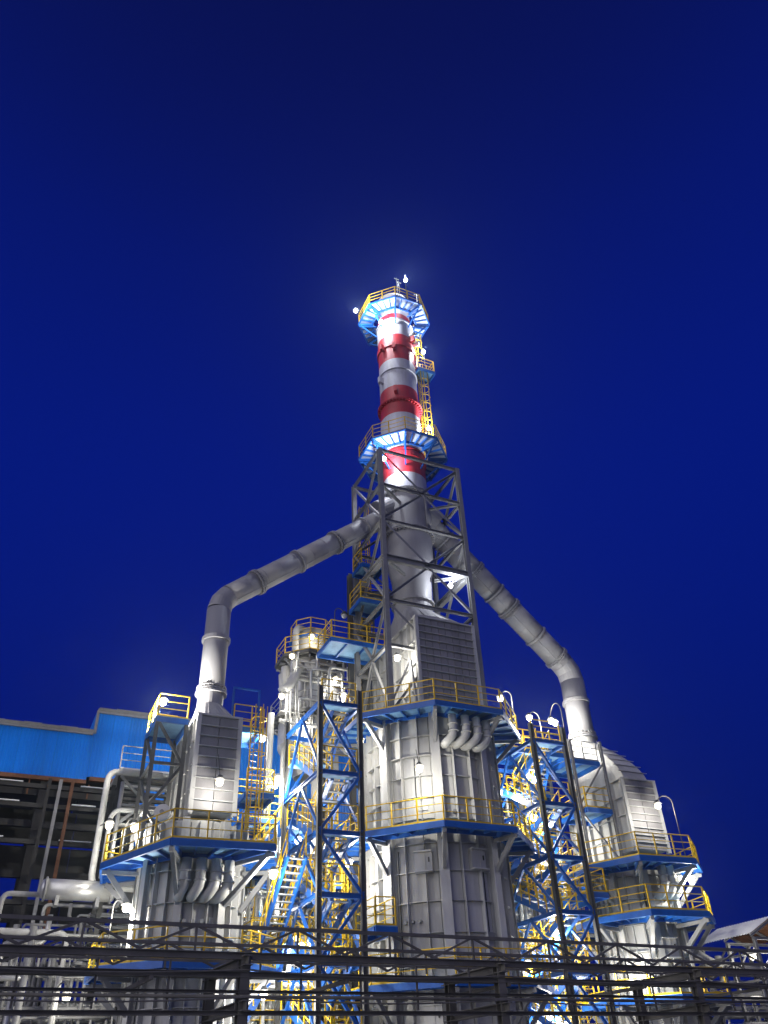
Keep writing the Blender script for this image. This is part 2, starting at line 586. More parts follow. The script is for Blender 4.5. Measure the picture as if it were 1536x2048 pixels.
def heater(label, u0, v0, Rs, top, rings, colw=.34, jpipes=None, a0=R(22.5)):
    t = Thing('fired_heater', label, 'furnace', (u0, v0, 0))
    C = T4((u0, v0, 0))
    t.own('shell', lathe([(Rs - .05, 0), (Rs - .05, top), (Rs - .6, top + .22)], n=48), 'silver', True, mx=C)
    ca = math.atan2(CAMUV.y - v0, CAMUV.x - u0)
    sec = 2 * math.pi / 8
    seen = lambda a, lim: abs((a - ca + math.pi) % (2 * math.pi) - math.pi) < lim
    rows = [0.0] + list(rings) + [top - .02]
    fr = (0.0, .30, .72, 1.0)
    da = colw * .5 / Rs
    meshes = {}
    for k in range(8):
        b = a0 + k * sec
        for i in range(3):
            s0 = b + da + (sec - 2 * da) * fr[i]
            s1 = b + da + (sec - 2 * da) * fr[i + 1]
            if not seen((s0 + s1) / 2, R(118)):
                continue
            for z0, z1 in zip(rows, rows[1:]):
                key = (i, round(z1 - z0, 3))
                if key not in meshes:
                    gg = arc_plate(Rs - .06, Rs, .012, s1 - s0 - .012, .03, z1 - z0 - .03)
                    meshes[key] = mk('shell_panel', gg[0], gg[1], 'silver', False)
                dd = random.uniform(-.006, .006)
                t.put('shell_panel', meshes[key], C @ RZ(s0) @ T4((dd, 0, z0)))
        for i in (1, 2):
            s = b + da + (sec - 2 * da) * fr[i]
            if seen(s, R(118)):
                x, y = math.cos(s), math.sin(s)
                t.bar('stiffener', (u0 + x * (Rs + .12), v0 + y * (Rs + .12), 0), (u0 + x * (Rs + .12), v0 + y * (Rs + .12), top - .04), .27, 'silver', h=.022, roll=s)
        if seen(b, R(130)):
            x, y = math.cos(b) * (Rs + .2), math.sin(b) * (Rs + .2)
            t.bar('column', (u0 + x, v0 + y, 0), (u0 + x, v0 + y, top + .05), colw, 'silver', h=colw, shape='h', roll=b + math.pi / 2)
        gg = arc_plate(Rs - .02, Rs + .19, da, sec - da, -.012, .012, 6)
        if ('ring', k) not in meshes:
            meshes['ring'] = meshes.get('ring') or mk('ring_segment', gg[0], gg[1], 'silver')
        if seen(b + sec / 2, R(130)):
            for z in rings:
                t.put('ring_segment', meshes['ring'], C @ RZ(b) @ T4((0, 0, z)))
    return t

random.seed(4)
CR = [1.25, 2.5, 3.75, 5.0, 6.25, 7.5, 8.75, 10.0, 11.2, 12.3, 13.3, 14.3, 15.3, 16.3]
SR = [1.2, 2.4, 3.6, 4.8, 6.0, 7.2, 8.4, 9.6, 10.7]
hC = heater('tall central grey cylindrical furnace with panelled shell below the chimney', 0, 0, 3.18, 17.3, CR, .44)
hL = heater('slimmer grey cylindrical furnace beside the blue-clad building', -12.0, 0, 1.98, 11.6, SR, .30)
hR = heater('slimmer grey cylindrical furnace beside the snow-roofed shed', 12.0, 0, 1.98, 11.6, SR, .30)

# crossover pipes: J-shaped stubs under the platforms, and access doors
def jpipes(t, u0, v0, Rs, ang0, n, step, z):
    for k in range(n):
        a = ang0 + step * k
        f = Vector((math.cos(a), math.sin(a), 0))
        P = Vector((u0, v0, 0))
        f2 = Vector((math.cos(a - .10), math.sin(a - .10), 0))
        pts = [P + f * (Rs + .80) + Vector((0, 0, z)), P + f * (Rs + .80) + Vector((0, 0, z - 1.0)), P + f2 * (Rs + .55) + Vector((0, 0, z - 1.4)), P + f2 * (Rs - .1) + Vector((0, 0, z - 1.25))]
        t.own('crossover_pipe', tube(fillet(pts, .5, 6), .21, 14), 'pale', True)
        for zz in (.45, .80):
            t.own('pipe_flange', tube([P + f * (Rs + .80) + Vector((0, 0, z - zz)), P + f * (Rs + .80) + Vector((0, 0, z - zz - .06))], .26, 14), 'silver', True)
jpipes(hC, 0, 0, 3.18, R(-99), 4, R(10), 17.1)
jpipes(hL, -12, 0, 1.98, R(-107), 4, R(12.5), 9.9)
jpipes(hR, 12, 0, 1.98, R(-96), 3, R(11), 11.0)

def access_door(t, u0, v0, Rs, a, z, w=.8, h=.8):
    f = Matrix.Translation((u0, v0, z)) @ RZ(a)
    d = t.put('access_door', unit('box', 'silver'), f @ T4((Rs + .12, 0, 0)) @ Matrix.Diagonal((.22, w, h, 1)))
    t.put('door_hood', unit('box', 'pale'), f @ T4((Rs + .20, 0, h)) @ Matrix.Diagonal((.36, w * 1.06, .05, 1)), d)
    t.put('door_sill', unit('box', 'pale'), f @ T4((Rs + .24, 0, -.07)) @ Matrix.Diagonal((.42, w * 1.06, .05, 1)), d)
    t.put('door_handle', unit('box', 'dark'), f @ T4((Rs + .25, .25, h * .45)) @ Matrix.Diagonal((.05, .05, .2, 1)), d)
access_door(hC, 0, 0, 3.18, R(-128), 10.0)
access_door(hC, 0, 0, 3.18, R(-83), 10.1)
access_door(hC, 0, 0, 3.18, R(-128), 4.0)
access_door(hL, -12, 0, 1.98, R(-95), 6.0, .7)
access_door(hR, 12, 0, 1.98, R(-98), 9.2, .8, .35)
access_door(hR, 12, 0, 1.98, R(-98), 6.9, .8, .8)

def fittings(t, u0, v0, Rs, spec):
    for a, z0, z1, kind in spec:
        f = Matrix.Translation((u0, v0, 0)) @ RZ(a)
        if kind == 'conduit':
            t.put('conduit', unit('rod', 'dark'), f @ T4((Rs + .10, 0, z0)) @ Matrix.Diagonal((.05, .05, z1 - z0, 1)))
            t.put('junction_box', unit('box', 'steelgrey'), f @ T4((Rs + .14, 0, z0 - .3)) @ Matrix.Diagonal((.16, .3, .3, 1)))
        elif kind == 'plate':
            t.put('name_plate', unit('box', 'pale'), f @ T4((Rs + .03, 0, z0)) @ Matrix.Diagonal((.03, .5, z1 - z0, 1)))
        elif kind == 'peep':
            for k in range(3):
                t.put('peep_hole', unit('cyl', 'steelgrey'), f @ T4((Rs - .02, (k - 1) * .35, z0)) @ Matrix.Rotation(math.pi / 2, 4, 'Y') @ Matrix.Diagonal((.16, .16, .22, 1)))
fittings(hC, 0, 0, 3.18, ((R(-131), 12.2, 15.2, 'conduit'), (R(-126), 12.7, 13.1, 'plate'), (R(-100), 12.6, 12.7, 'peep'), (R(-78), 7.5, 11.0, 'conduit'), (R(-140), 8.0, 8.1, 'peep'), (R(-104), 6.6, 6.7, 'peep'), (R(-150), 6.0, 11.0, 'conduit')))
fittings(hL, -12, 0, 1.98, ((R(-112), 6.6, 8.4, 'conduit'), (R(-70), 7.6, 7.9, 'plate'), (R(-96), 7.7, 7.8, 'peep')))
fittings(hR, 12, 0, 1.98, ((R(-118), 9.0, 10.8, 'conduit'), (R(-135), 9.4, 9.7, 'plate'), (R(-125), 6.6, 6.7, 'peep')))

# ---------------------------------------------------------------- convection sections (the boxes above)
def rect_to_round(u0, u1, v0, v1, z0, c, r, z1, n=32, z2=None, bulge=0):
    vs, fs = [], []
    cu, cv = (u0 + u1) / 2, (v0 + v1) / 2
    hw, hd = (u1 - u0) / 2, (v1 - v0) / 2
    for k in range(n):
        a = 2 * math.pi * (k + .5) / n
        x, y = math.cos(a), math.sin(a)
        s = 1 / max(abs(x), abs(y))
        vs.append((cu + x * s * hw, cv + y * s * hd, z0))
    for i in range(bulge):
        f = (i + 1) / (bulge + 1)
        g = f ** 1.45
        for k in range(n):
            a = 2 * math.pi * (k + .5) / n
            b = vs[k]
            vs.append((b[0] * (1 - g) + (c[0] + math.cos(a) * r) * g, b[1] * (1 - g) + (c[1] + math.sin(a) * r) * g, z0 + (z1 - z0) * f))
    for k in range(n):
        a = 2 * math.pi * (k + .5) / n
        vs.append((c[0] + math.cos(a) * r, c[1] + math.sin(a) * r, z1))
    if z2:
        for k in range(n):
            a = 2 * math.pi * (k + .5) / n
            vs.append((c[0] + math.cos(a) * r, c[1] + math.sin(a) * r, z2))
    m = len(vs) // n
    for i in range(m - 1):
        for k in range(n):
            j = (k + 1) % n
            fs.append((i * n + k, i * n + j, i * n + n + j, i * n + n + k))
    return vs, fs

def convection(label, u0, u1, v0, v1, z0, z1, nr, nc, nside, cone, duct_c, duct_r, dz, bulge=0):
    t = Thing('convection_section', label, 'furnace', ((u0 + u1) / 2, (v0 + v1) / 2, z0))
    t.box('casing', ((u0 + u1) / 2, (v0 + v1) / 2, z0), (u1 - u0 - .12, v1 - v0 - .12, z1 - z0), 'silver')
    hh = (z1 - z0) / nr
    w = (u1 - u0) / nc
    for i in range(nr):
        z = z0 + i * hh
        for j in range(nc):
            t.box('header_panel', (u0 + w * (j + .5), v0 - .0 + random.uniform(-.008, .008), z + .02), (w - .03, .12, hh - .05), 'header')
        t.box('ledge', ((u0 + u1) / 2, v0 - .07, z + hh - .02), (u1 - u0 + .10, .18, .03), 'silver')
    # left and right sides: tall plates between vertical stiffeners, crossed by a few ledges
    d = (v1 - v0) / nside
    for s, uu in ((-1, u0), (1, u1)):
        for j in range(nside):
            nz = 4
            for i in range(nz):
                zz = z0 + (z1 - z0) * i / nz
                t.box('side_panel', (uu - s * .04 + random.uniform(-.005, .005), v0 + d * (j + .5), zz + .02), (.06, d - .05, (z1 - z0) / nz - .04), 'silver')
        for j in range(nside + 1):
            t.box('side_stiffener', (uu + s * .06, v0 + d * j, z0), (.24, .035, z1 - z0), 'silver')
        for i in range(1, 4):
            t.box('side_ledge', (uu + s * .05, (v0 + v1) / 2, z0 + (z1 - z0) * i / 4 - .015), (.16, v1 - v0 - .06, .03), 'silver')
    for uu in (u0 - .08, u1 + .08):
        for vv in (v0 - .03, v1 + .03):
            t.bar('corner_post', (uu, vv, z0 - .1), (uu, vv, z1 + .08), .2, 'silver', shape='h')
    t.box('cornice', ((u0 + u1) / 2, (v0 + v1) / 2, z1), (u1 - u0 + .34, v1 - v0 + .3, .07), 'silver')
    t.own('hood', rect_to_round(u0 + .03, u1 - .03, v0 + .03, v1 - .03, z1 + .07, duct_c, duct_r, cone, z2=dz, bulge=bulge), 'silver' if bulge else 'flue', False)
    for i in range(1, 6 if bulge else 0):
        f = i / 7
        g = f ** 1.45
        zz = z1 + .07 + (cone - z1 - .07) * f
        ua, ub = u0 * (1 - g) + (duct_c[0] - duct_r * .8) * g, u1 * (1 - g) + (duct_c[0] + duct_r * .8) * g
        vv = v0 * (1 - g) + (duct_c[1] - duct_r) * g
        t.box('hood_ledge', ((ua + ub) / 2, vv, zz), (ub - ua + .02, .07, .025), 'silver')
    # ribs on the hood
    for f in ((.2, .5, .8) if not bulge else ()):
        for (a, b) in (((u0 + (u1 - u0) * f, v0), (duct_c[0] + (f - .5) * duct_r, duct_c[1] - duct_r * .85)),):
            t.bar('hood_rib', (*a, z1 + .08), (*b, cone), .05, 'flue', h=.1)
    for f in ((.2, .5, .8) if not bulge else ()):
        a, b = (u0, v0 + (v1 - v0) * f), (duct_c[0] - duct_r * .85, duct_c[1] + (f - .5) * duct_r)
        t.bar('hood_rib', (*a, z1 + .08), (*b, cone), .05, 'flue', h=.1)
    t.own('neck_flange', lathe([(duct_r + .14, dz - .12), (duct_r + .14, dz - .02)], duct_c, 28), 'flue')
    return t

STK = (-0.2, 0.2)
convection('broad ribbed grey box standing on the central furnace inside the lattice tower', -1.55, 1.85, -2.65, 3.0, 17.75, 23.1, 12, 8, 6, 24.9, STK, 1.18, 25.6)
convection('narrow ribbed grey box on the furnace nearest the blue-clad building', -12.72, -10.98, -2.15, 2.6, 11.9, 16.15, 9, 2, 7, 17.5, (-11.9, 0), .63, 18.2)
convection('narrow ribbed grey box on the furnace nearest the snow-roofed shed', 10.9, 12.95, -2.15, 2.9, 11.9, 15.6, 10, 2, 6, 18.9, (11.9, 1.7), .78, 19.4, bulge=7)

# ---------------------------------------------------------------- flue ducts and chimney
def flange(t, p, d, r, teeth=22, w=.10, m='flue', parent=None):
    p, d = Vector(p), Vector(d).normalized()
    gs = [tube([p - d * w, p - d * (w - .05)], r + .11, 24), tube([p + d * (w - .05), p + d * w], r + .11, 24)]
    x = d.cross(Vector((0, 1, 0.2))).normalized()
    y = d.cross(x)
    for k in range(teeth):
        a = 2 * math.pi * k / teeth
        c = p + (x * math.cos(a) + y * math.sin(a)) * (r + .07)
        gs.append(xf(cyl_geo(5), along(c - d * (w + .06), c + d * (w + .06), .055, .055)))
    return t.own('bolted_flange', join(*gs), m, False, parent=parent)

def duct(label, pts, r, fl, name='flue_duct'):
    t = Thing(name, label, 'duct', pts[0])
    path = [Vector(p) for p in pts]
    # mitred elbow in three cuts
    full = [path[0]]
    a, b, c = path
    d1, d2 = (a - b).normalized(), (c - b).normalized()
    full += [b + d1 * .95 * r, b + (d1 + d2) * .26 * r, b + d2 * .95 * r]
    full.append(c)
    cuts = [full[0]] + [None]
    t.own('riser', tube([full[0], full[1]], r, 28), 'flue', True)
    t.own('elbow', tube([full[1], full[2], full[3]], r, 28), 'flue', False)
    dv = (c - full[3])
    n = len(fl)
    prev = full[3]
    for f in fl + [1.0]:
        q = full[3] + dv * f
        t.own('duct_section', tube([prev, q], r, 28), 'flue', True)
        prev = q
    ns = int(dv.length / 1.1)
    for i in range(1, ns):
        q = full[3] + dv * (i / ns)
        t.own('lap_seam', tube([q, q + dv.normalized() * .05], r + .014, 28), 'flue')
    sd = dv.normalized().cross(Vector((0, 1, 0))).normalized()
    if sd.z > 0:
        sd = -sd
    sd = (sd + Vector((0, -.8, 0))).normalized()
    t.bar('long_seam', full[3] + sd * r, c + sd * r, .05, 'flue', h=.03)
    for i, f in enumerate(fl):
        q = full[3] + dv * f
        if i % 2 == 0:
            flange(t, q, dv, r)
        else:
            t.own('stiffening_ring', tube([q - dv.normalized() * .06, q + dv.normalized() * .06], r + .09, 28), 'flue')
    q = a.lerp(full[1], .62)
    t.own('stiffening_ring', tube([q - Vector((0, 0, .10)), q + Vector((0, 0, .10))], r + .10, 28), 'flue')
    flange(t, a + Vector((0, 0, .15)), (0, 0, 1), r)
    return t
duct('slim grey flue duct climbing from the furnace nearest the blue-clad building to the chimney', [(-11.9, 0, 18.2), (-11.9, 0, 23.45), (STK[0] - .6, STK[1], 32.6)], .63, [.14, .36, .58, .76, .97])
duct('wide grey flue duct climbing from the furnace nearest the snow-roofed shed to the chimney', [(11.9, 1.7, 19.4), (11.9, 1.7, 23.9), (STK[0] + .6, STK[1], 32.9)], .76, [.04, .18, .36, .46, .60, .80])

st = Thing('chimney', 'tall chimney banded red and white above its grey lower half', 'chimney', (*STK, 25.6))
def sec(name, prof, m, label=None):
    return st.own(name, lathe(prof, STK, 44, False), m, True, label=label)
sec('neck', [(1.18, 25.6), (1.22, 27.2), (1.45, 28.2)], 'flue')
sec('lower_shell', [(1.45, 28.2), (1.46, 30.4)], 'flue')
sec('lower_shell', [(1.50, 30.4), (1.50, 33.5)], 'flue')
sec('shell_band', [(1.46, 33.5), (1.45, 34.9)], 'white', 'white painted band')
sec('shell_band', [(1.45, 34.9), (1.45, 37.15)], 'red', 'red painted band below the lower ring platform')
sec('shell_band', [(1.45, 37.15), (1.43, 40.3)], 'white', 'white painted band above the lower ring platform')
sec('shell_band', [(1.41, 40.3), (1.38, 43.0)], 'red', 'red painted band')
sec('shell_band', [(1.38, 43.0), (1.36, 45.8)], 'white', 'white painted band')
sec('shell_band', [(1.36, 45.8), (1.36, 48.5)], 'red', 'red painted band')
sec('shell_band', [(1.36, 48.5), (1.36, 50.1)], 'white', 'white painted band')
sec('shell_band', [(1.26, 50.45), (1.28, 50.95)], 'red', 'thin red painted band under the top platform')
sec('shell_band', [(1.26, 50.1), (1.25, 50.45), (1.25, 50.95), (1.20, 53.4)], 'white', 'white painted top')
sec('inner_lining', [(1.12, 53.4), (1.10, 49.0)], 'dark')
sec('rim', [(1.10, 53.42), (1.26, 53.42), (1.26, 53.2), (1.21, 53.2)], 'white')
def ringp(z, r, h, m, w=.09):
    st.own('ring', lathe([(r, z), (r + w, z), (r + w, z + h), (r, z + h)], STK, 44, False), m)
for z, r, h, m in ((50.05, 1.36, .12, 'white'), (47.2, 1.36, .45, 'red'), (44.7, 1.37, .08, 'white'), (36.3, 1.45, .4, 'red'), (36.9, 1.45, .12, 'red')):
    ringp(z, r, h, m)
for z, r, m in ((30.42, 1.48, 'flue'), (33.45, 1.48, 'flue'), (41.55, 1.40, 'red')):
    gs = []
    for k in range(40):
        a = 2 * math.pi * k / 40
        gs.append(bx((0, 0, 0), (.16, .05, .34)))
        gs[-1] = xf(gs[-1], T4((*STK, z - .17)) @ RZ(a) @ T4((r + .08, 0, 0)))
    st.own('gusset_ring', join(*gs), m, kind='stuff')
    ringp(z - .05, r, .05, m, .2)
    ringp(z + .05, r, .05, m, .2)
# lifting lugs and nozzles on the shell
for a, z, m in ((R(-122), 46.6, 'red'), (R(-158), 46.9, 'red'), (R(-125), 42.1, 'red'), (R(-170), 43.7, 'white'), (R(-60), 48.0, 'red')):
    st.put('lifting_lug', unit('box', m), T4((*STK, z)) @ RZ(a) @ T4((1.55, 0, 0)) @ Matrix.Diagonal((.4, .22, .55, 1)))
for a, z in ((R(-62), 48.7), (R(-35), 48.4)):
    d = Vector((math.cos(a), math.sin(a), 0))
    p = Vector((*STK, z))
    st.own('nozzle', tube([p + d * 1.3, p + d * 1.85], .17, 12), 'white', True)
# dark arched cover plates where the ducts enter
for s in (-1, 1):
    a = math.atan2(0, s)
    st.own('inlet_collar', tube([Vector((STK[0] + s * 1.3, STK[1], 32.5 - .0)), Vector((STK[0] + s * 2.05, STK[1], 31.95))], .98 if s > 0 else .84, 26), 'flue')
st.own('saddle_plate', arc_plate(1.50, 1.56, R(-66), R(-34), 30.6, 33.2, 8), 'flue', True, mx=T4((*STK, 0)))

octagon('upper ring platform around the chimney top', STK, 51.2, 1.65, 2.8, joists=3, rail='yellow', shell=1.4, bz=1.6, bm='blue', bw=.1, name='ring_platform', deckm='litdeck', beamh=.14)
octagon('lower ring platform around the chimney above the lattice tower', STK, 37.25, 1.75, 3.05, joists=3, shell=1.45, bz=1.8, bm='blue', bw=.1, name='ring_platform', deckm='litdeck', beamh=.14)
# inspection balcony and ladder on the chimney's side
rect_platform('tiny balcony on the chimney ladder between the two ring platforms', 1.25, 2.7, -.45, .75, 46.3, 'SEN', name='ladder_balcony', nj=1)
ladder('yellow caged ladder up the chimney from the lower ring platform', (1.62, .10), 37.3, 46.1, (1, 0))
ladder('yellow caged ladder from the chimney balcony to the top platform', (1.62, .55), 46.3, 51.1, (1, 0))
for k, (uu, vv) in enumerate(((-.75, -1.75), (-.55, -1.7), (1.2, -1.3))):
    t = Thing('lightning_rod', ['taller slim mast on the chimney top platform', 'shorter slim mast on the chimney top platform beside the taller one', 'slim mast next to the lamp on the chimney top'][k], 'mast', (uu + STK[0], vv + STK[1] - .6, 51.2))
    p = Vector((uu + STK[0], vv + STK[1] - .6, 51.2))
    hgt = (2.5, 2.2, 2.0)[k]
    t.bar('mast', p, p + Vector((0, 0, hgt)), .06, 'pale', shape='rod')
    t.bar('crossbar', p + Vector((-.2, 0, hgt - .12)), p + Vector((.2, 0, hgt - .12)), .07, 'pale', shape='rod')

# ---------------------------------------------------------------- lattice tower round the chimney
tw = Thing('lattice_tower', 'four-legged grey steel lattice tower around the lower chimney', 'tower', (-.3, -.1, 17.5))
U0, U1, V0, V1 = -3.12, 2.5, -2.15, 2.05
LV = [17.5, 21.4, 24.2, 27.0, 29.7, 32.4, 35.2]
crn = [(U0, V0), (U1, V0), (U1, V1), (U0, V1)]
for (a, b) in crn:
    tw.bar('leg', (a, b, 17.5), (a, b, 35.3), .27, 'steelgrey', shape='h')
for i in range(4):
    a, b = crn[i], crn[(i + 1) % 4]
    for j, z in enumerate(LV[1:], 1):
        big = abs(z - 27.0) < .1
        tw.bar('girt', (*a, z), (*b, z), .30 if big else .16, 'steelgrey', h=.38 if big else .18, shape='h')
    mid = ((a[0] + b[0]) / 2, (a[1] + b[1]) / 2)
    for j, (z0, z1) in enumerate(zip(LV, LV[1:])):
        w = .14
        if j % 2 == 0:
            tw.bar('brace', (*a, z0 + .1), (*mid, z1 - .08), w, 'steelgrey', shape='l', h=w)
            tw.bar('brace', (*b, z0 + .1), (*mid, z1 - .08), w, 'steelgrey', shape='l', h=w)
        else:
            tw.bar('brace', (*mid, z0 + .08), (*a, z1 - .1), w, 'steelgrey', shape='l', h=w)
            tw.bar('brace', (*mid, z0 + .08), (*b, z1 - .1), w, 'steelgrey', shape='l', h=w)
        tw.box('gusset', (mid[0], mid[1], (z1 if j % 2 == 0 else z0) - .17), (.36 if i % 2 == 0 else .03, .03 if i % 2 == 0 else .36, .34), 'steelgrey')
for z in (27.0, 32.4):
    tw.bar('stay', (U0, V0, z - .06), (STK[0] - 1.0, STK[1] - 1.1, z - .06), .15, 'steelgrey', shape='h')
    tw.bar('stay', (U1, V0, z - .06), (STK[0] + 1.0, STK[1] - 1.1, z - .06), .15, 'steelgrey', shape='h')
    tw.bar('stay', (U0, V1, z - .06), (STK[0] - 1.0, STK[1] + 1.1, z - .06), .15, 'steelgrey', shape='h')
    tw.bar('stay', (U1, V1, z - .06), (STK[0] + 1.0, STK[1] + 1.1, z - .06), .15, 'steelgrey', shape='h')
# props leaning on the convection box
tw.bar('prop', (U0 + .05, V0 + .2, 18.0), (-1.9, -2.2, 20.6), .12, 'steelgrey')
tw.bar('prop', (-1.9, -2.3, 20.6), (-2.0, -2.9, 17.7), .12, 'steelgrey')

# ---------------------------------------------------------------- platforms of the heaters
POLYR = [(9.3, -4.05), (12.7, -4.25), (14.5, -2.7), (15.0, .2), (13.6, 2.8), (10.4, 2.8), (8.4, 1.4), (8.0, -1.4)]
pc = octagon('upper blue octagonal platform around the central furnace top', (0, 0), 17.45, 3.35, 5.02, joists=3, shell=3.5, bz=1.6)
octagon('middle blue octagonal platform around the central furnace', (0, 0), 11.75, 3.65, 4.95, joists=3, shell=3.6, bz=1.7)
octagon('lower blue octagonal platform around the central furnace behind the pipe rack', (0, 0), 5.6, 3.65, 4.9, joists=2, shell=3.6, bz=1.6)
octagon('wide blue octagonal platform around the furnace nearest the blue-clad building', (-12.0, 0), 10.2, 2.4, 4.0, joists=3, shell=2.2, bz=1.9, outline=[(-13.85, -4.4), (-9.75, -4.6), (-8.7, -1.6), (-8.7, 1.8), (-10.2, 4.0), (-13.4, 4.0), (-15.3, 3.0), (-15.75, .2)])
octagon('lower blue platform around the furnace nearest the blue-clad building', (-12.0, 0), 6.2, 2.4, 3.8, joists=2, shell=2.2, bz=1.6)
octagon('higher blue octagonal platform around the furnace nearest the snow-roofed shed', (12.0, 0), 11.1, 2.4, 3.6, joists=3, shell=2.2, bz=1.7, outline=POLYR)
octagon('lower blue octagonal platform around the furnace nearest the snow-roofed shed', (12.0, 0), 8.65, 2.4, 3.6, joists=3, shell=2.2, bz=1.7, outline=POLYR)
octagon('lowest blue platform around the furnace nearest the snow-roofed shed', (12.0, 0), 5.2, 2.4, 3.8, joists=2, shell=2.2, bz=1.5)
# the upper central platform's bridge to the right and the stair
rect_platform('blue bridge deck from the upper central platform towards the far stair tower', 4.5, 8.6, -.6, 1.4, 17.3, 'SN')
rect_platform('small blue landing on top of the far stair tower', 7.2, 9.6, 1.5, 3.4, 17.8, 'SNE')

# ---------------------------------------------------------------- stair towers
def stair(t, p, q, w, side, nt=None):
    """flight from p up to q; side: unit plan vector across"""
    p, q = Vector(p), Vector(q)
    s = Vector((*side, 0))
    d = q - p
    fl = t.bar('stringer', p - s * w / 2, q - s * w / 2, .07, 'blue', h=.30)
    t.bar('stringer', p + s * w / 2, q + s * w / 2, .07, 'blue', h=.30)
    n = nt or max(5, round(d.z / .235))
    for k in range(n):
        c = p + d * ((k + .5) / n)
        e = Vector((d.x, d.y, 0)).normalized()
        m = Matrix((e, Vector((-e.y, e.x, 0)), Vector((0, 0, 1)))).transposed().to_4x4()
        m.translation = c
        t.put('tread', unit('box', 'tread'), m @ Matrix.Diagonal((.24, w - .08, .04, 1)), fl)
    for k in (-1, 1):
        a, b = p + s * (w / 2 + .02) * k, q + s * (w / 2 + .02) * k
        for z in (.5, 1.0):
            t.bar('handrail', a + Vector((0, 0, z)), b + Vector((0, 0, z)), .055, 'yellow', shape='rod')
        for f in (0.02, .25, .5, .75, .98):
            c = a.lerp(b, f)
            t.bar('handrail_post', c, c + Vector((0, 0, 1.0)), .05, 'yellow')

def stair_tower(label, u0, u1, v0, v1, levels, ztop):
    t = Thing('stair_tower', label, 'stairs', ((u0 + u1) / 2, (v0 + v1) / 2, 0))
    for a in (u0, u1):
        for b in (v0, v1):
            t.bar('column', (a, b, 0), (a, b, ztop), .21, 'post', shape='h', roll=math.pi / 2)
    zs = [0.0] + levels
    for i, z in enumerate(levels):
        for p, q in (((u0, v0), (u1, v0)), ((u0, v1), (u1, v1)), ((u0, v0), (u0, v1)), ((u1, v0), (u1, v1))):
            t.bar('beam', (*p, z - .12), (*q, z - .12), .13, 'blue', h=.2, shape='h')
    for i, (a, b) in enumerate(zip(zs, zs[1:])):
        zm = (a + b) / 2
        uA, uB = (u1, u0) if i % 2 else (u0, u1)
        t.bar('diagonal', (uA, v0, a - .1), (uB, v0, b - .12), .12, 'blue')
        t.bar('diagonal', (uB, v1, a - .1), (uA, v1, b - .12), .10, 'blue')
        for uu in (u0, u1):
            vA, vB = v0, v1
            t.bar('diagonal', (uu, vA, a), (uu, (vA + vB) / 2, b - .1), .11, 'blue')
            t.bar('diagonal', (uu, vB, a), (uu, (vA + vB) / 2, b - .1), .11, 'blue')
        w = (u1 - u0) * .42
        ua, ub = u0 + (u1 - u0) * .27, u0 + (u1 - u0) * .73
        vm0, vm1 = v0 + 1.0, v1 - 1.0
        stair(t, (ua, vm0, a), (ua, vm1, zm), w, (1, 0))
        t.box('landing', ((u0 + u1) / 2, (vm1 + v1) / 2, zm - .05), (u1 - u0 - .2, v1 - vm1 - .05, .05), 'deck')
        stair(t, (ub, vm1, zm), (ub, vm0, b), w, (1, 0))
        t.box('landing', ((u0 + u1) / 2, (vm0 + v0) / 2, b - .05), (u1 - u0 - .2, vm0 - v0 - .05, .05), 'deck')
        railing(t, (u0 + .12, v0 + .12, b), (u1 - .12, v0 + .12, b), 'yellow', toe=False)
        railing(t, (u0 + .12, v1 - .12, zm), (u1 - .12, v1 - .12, zm), 'yellow', toe=False)
    return t
ST_L = [3.7, 6.2, 8.65, 11.1, 13.65, 16.9]
stair_tower('open stair tower with dark columns between the central furnace and the blue-clad building side', -7.65, -5.68, -4.0, .8, ST_L, 17.6)
stair_tower('open stair tower with dark columns between the central furnace and the shed side', 4.7, 6.72, -3.0, 1.8, ST_L, 17.7)


# ---------------------------------------------------------------- vessel behind (regenerator) with its ring platforms
VS = (-4.55, 6.0)
ve = Thing('process_vessel', 'stout grey vessel with domed neck behind the stair tower', 'vessel', (*VS, 16.6))
ve.own('bottom_cone', lathe([(.9, 16.6), (1.88, 18.3)], VS, 32, False), 'silver', True)
ve.own('body', lathe([(1.88, 18.3), (1.88, 20.2)], VS, 32, False), 'pipe', True)
ve.own('body_ring', lathe([(1.85, 20.1), (2.02, 20.1), (2.02, 20.25), (1.85, 20.25)], VS, 32, False), 'silver')
ve.own('shoulder', lathe([(1.86, 20.25), (1.85, 21.8), (1.55, 22.7), (1.5, 23.6)], VS, 32, False), 'pipe', True)
ve.own('neck', lathe([(1.22, 23.6), (1.22, 25.3), (1.05, 25.7), (.6, 25.9), (0.02, 25.95)], VS, 32, False), 'silver', True)
for k in range(10):
    a = R(36 * k + 8)
    c = Vector((VS[0] + 1.62 * math.cos(a), VS[1] + 1.62 * math.sin(a), 21.9))
    ve.own('nozzle', tube([c, c + Vector((math.cos(a) * .1, math.sin(a) * .1, 1.2))], .3, 12), 'silver', True)
for k in range(6):
    a = R(60 * k + 20)
    ve.bar('leg', (VS[0] + 1.6 * math.cos(a), VS[1] + 1.6 * math.sin(a), 0), (VS[0] + 1.6 * math.cos(a), VS[1] + 1.6 * math.sin(a), 18.4), .24, 'pale', shape='h')
octagon('ring platform around the neck of the stout vessel', VS, 23.7, 1.55, 2.2, joists=1, rail='yellow', brackets=True, shell=1.45, bz=.8, name='vessel_platform', m='post', deckm='silver', bw=.1, beamh=.18)
octagon('ring platform around the waist of the stout vessel', VS, 19.9, 1.95, 2.4, joists=1, rail='steelgrey', brackets=True, shell=1.75, bz=.8, name='vessel_platform', m='post', deckm='silver', bw=.1, beamh=.18)
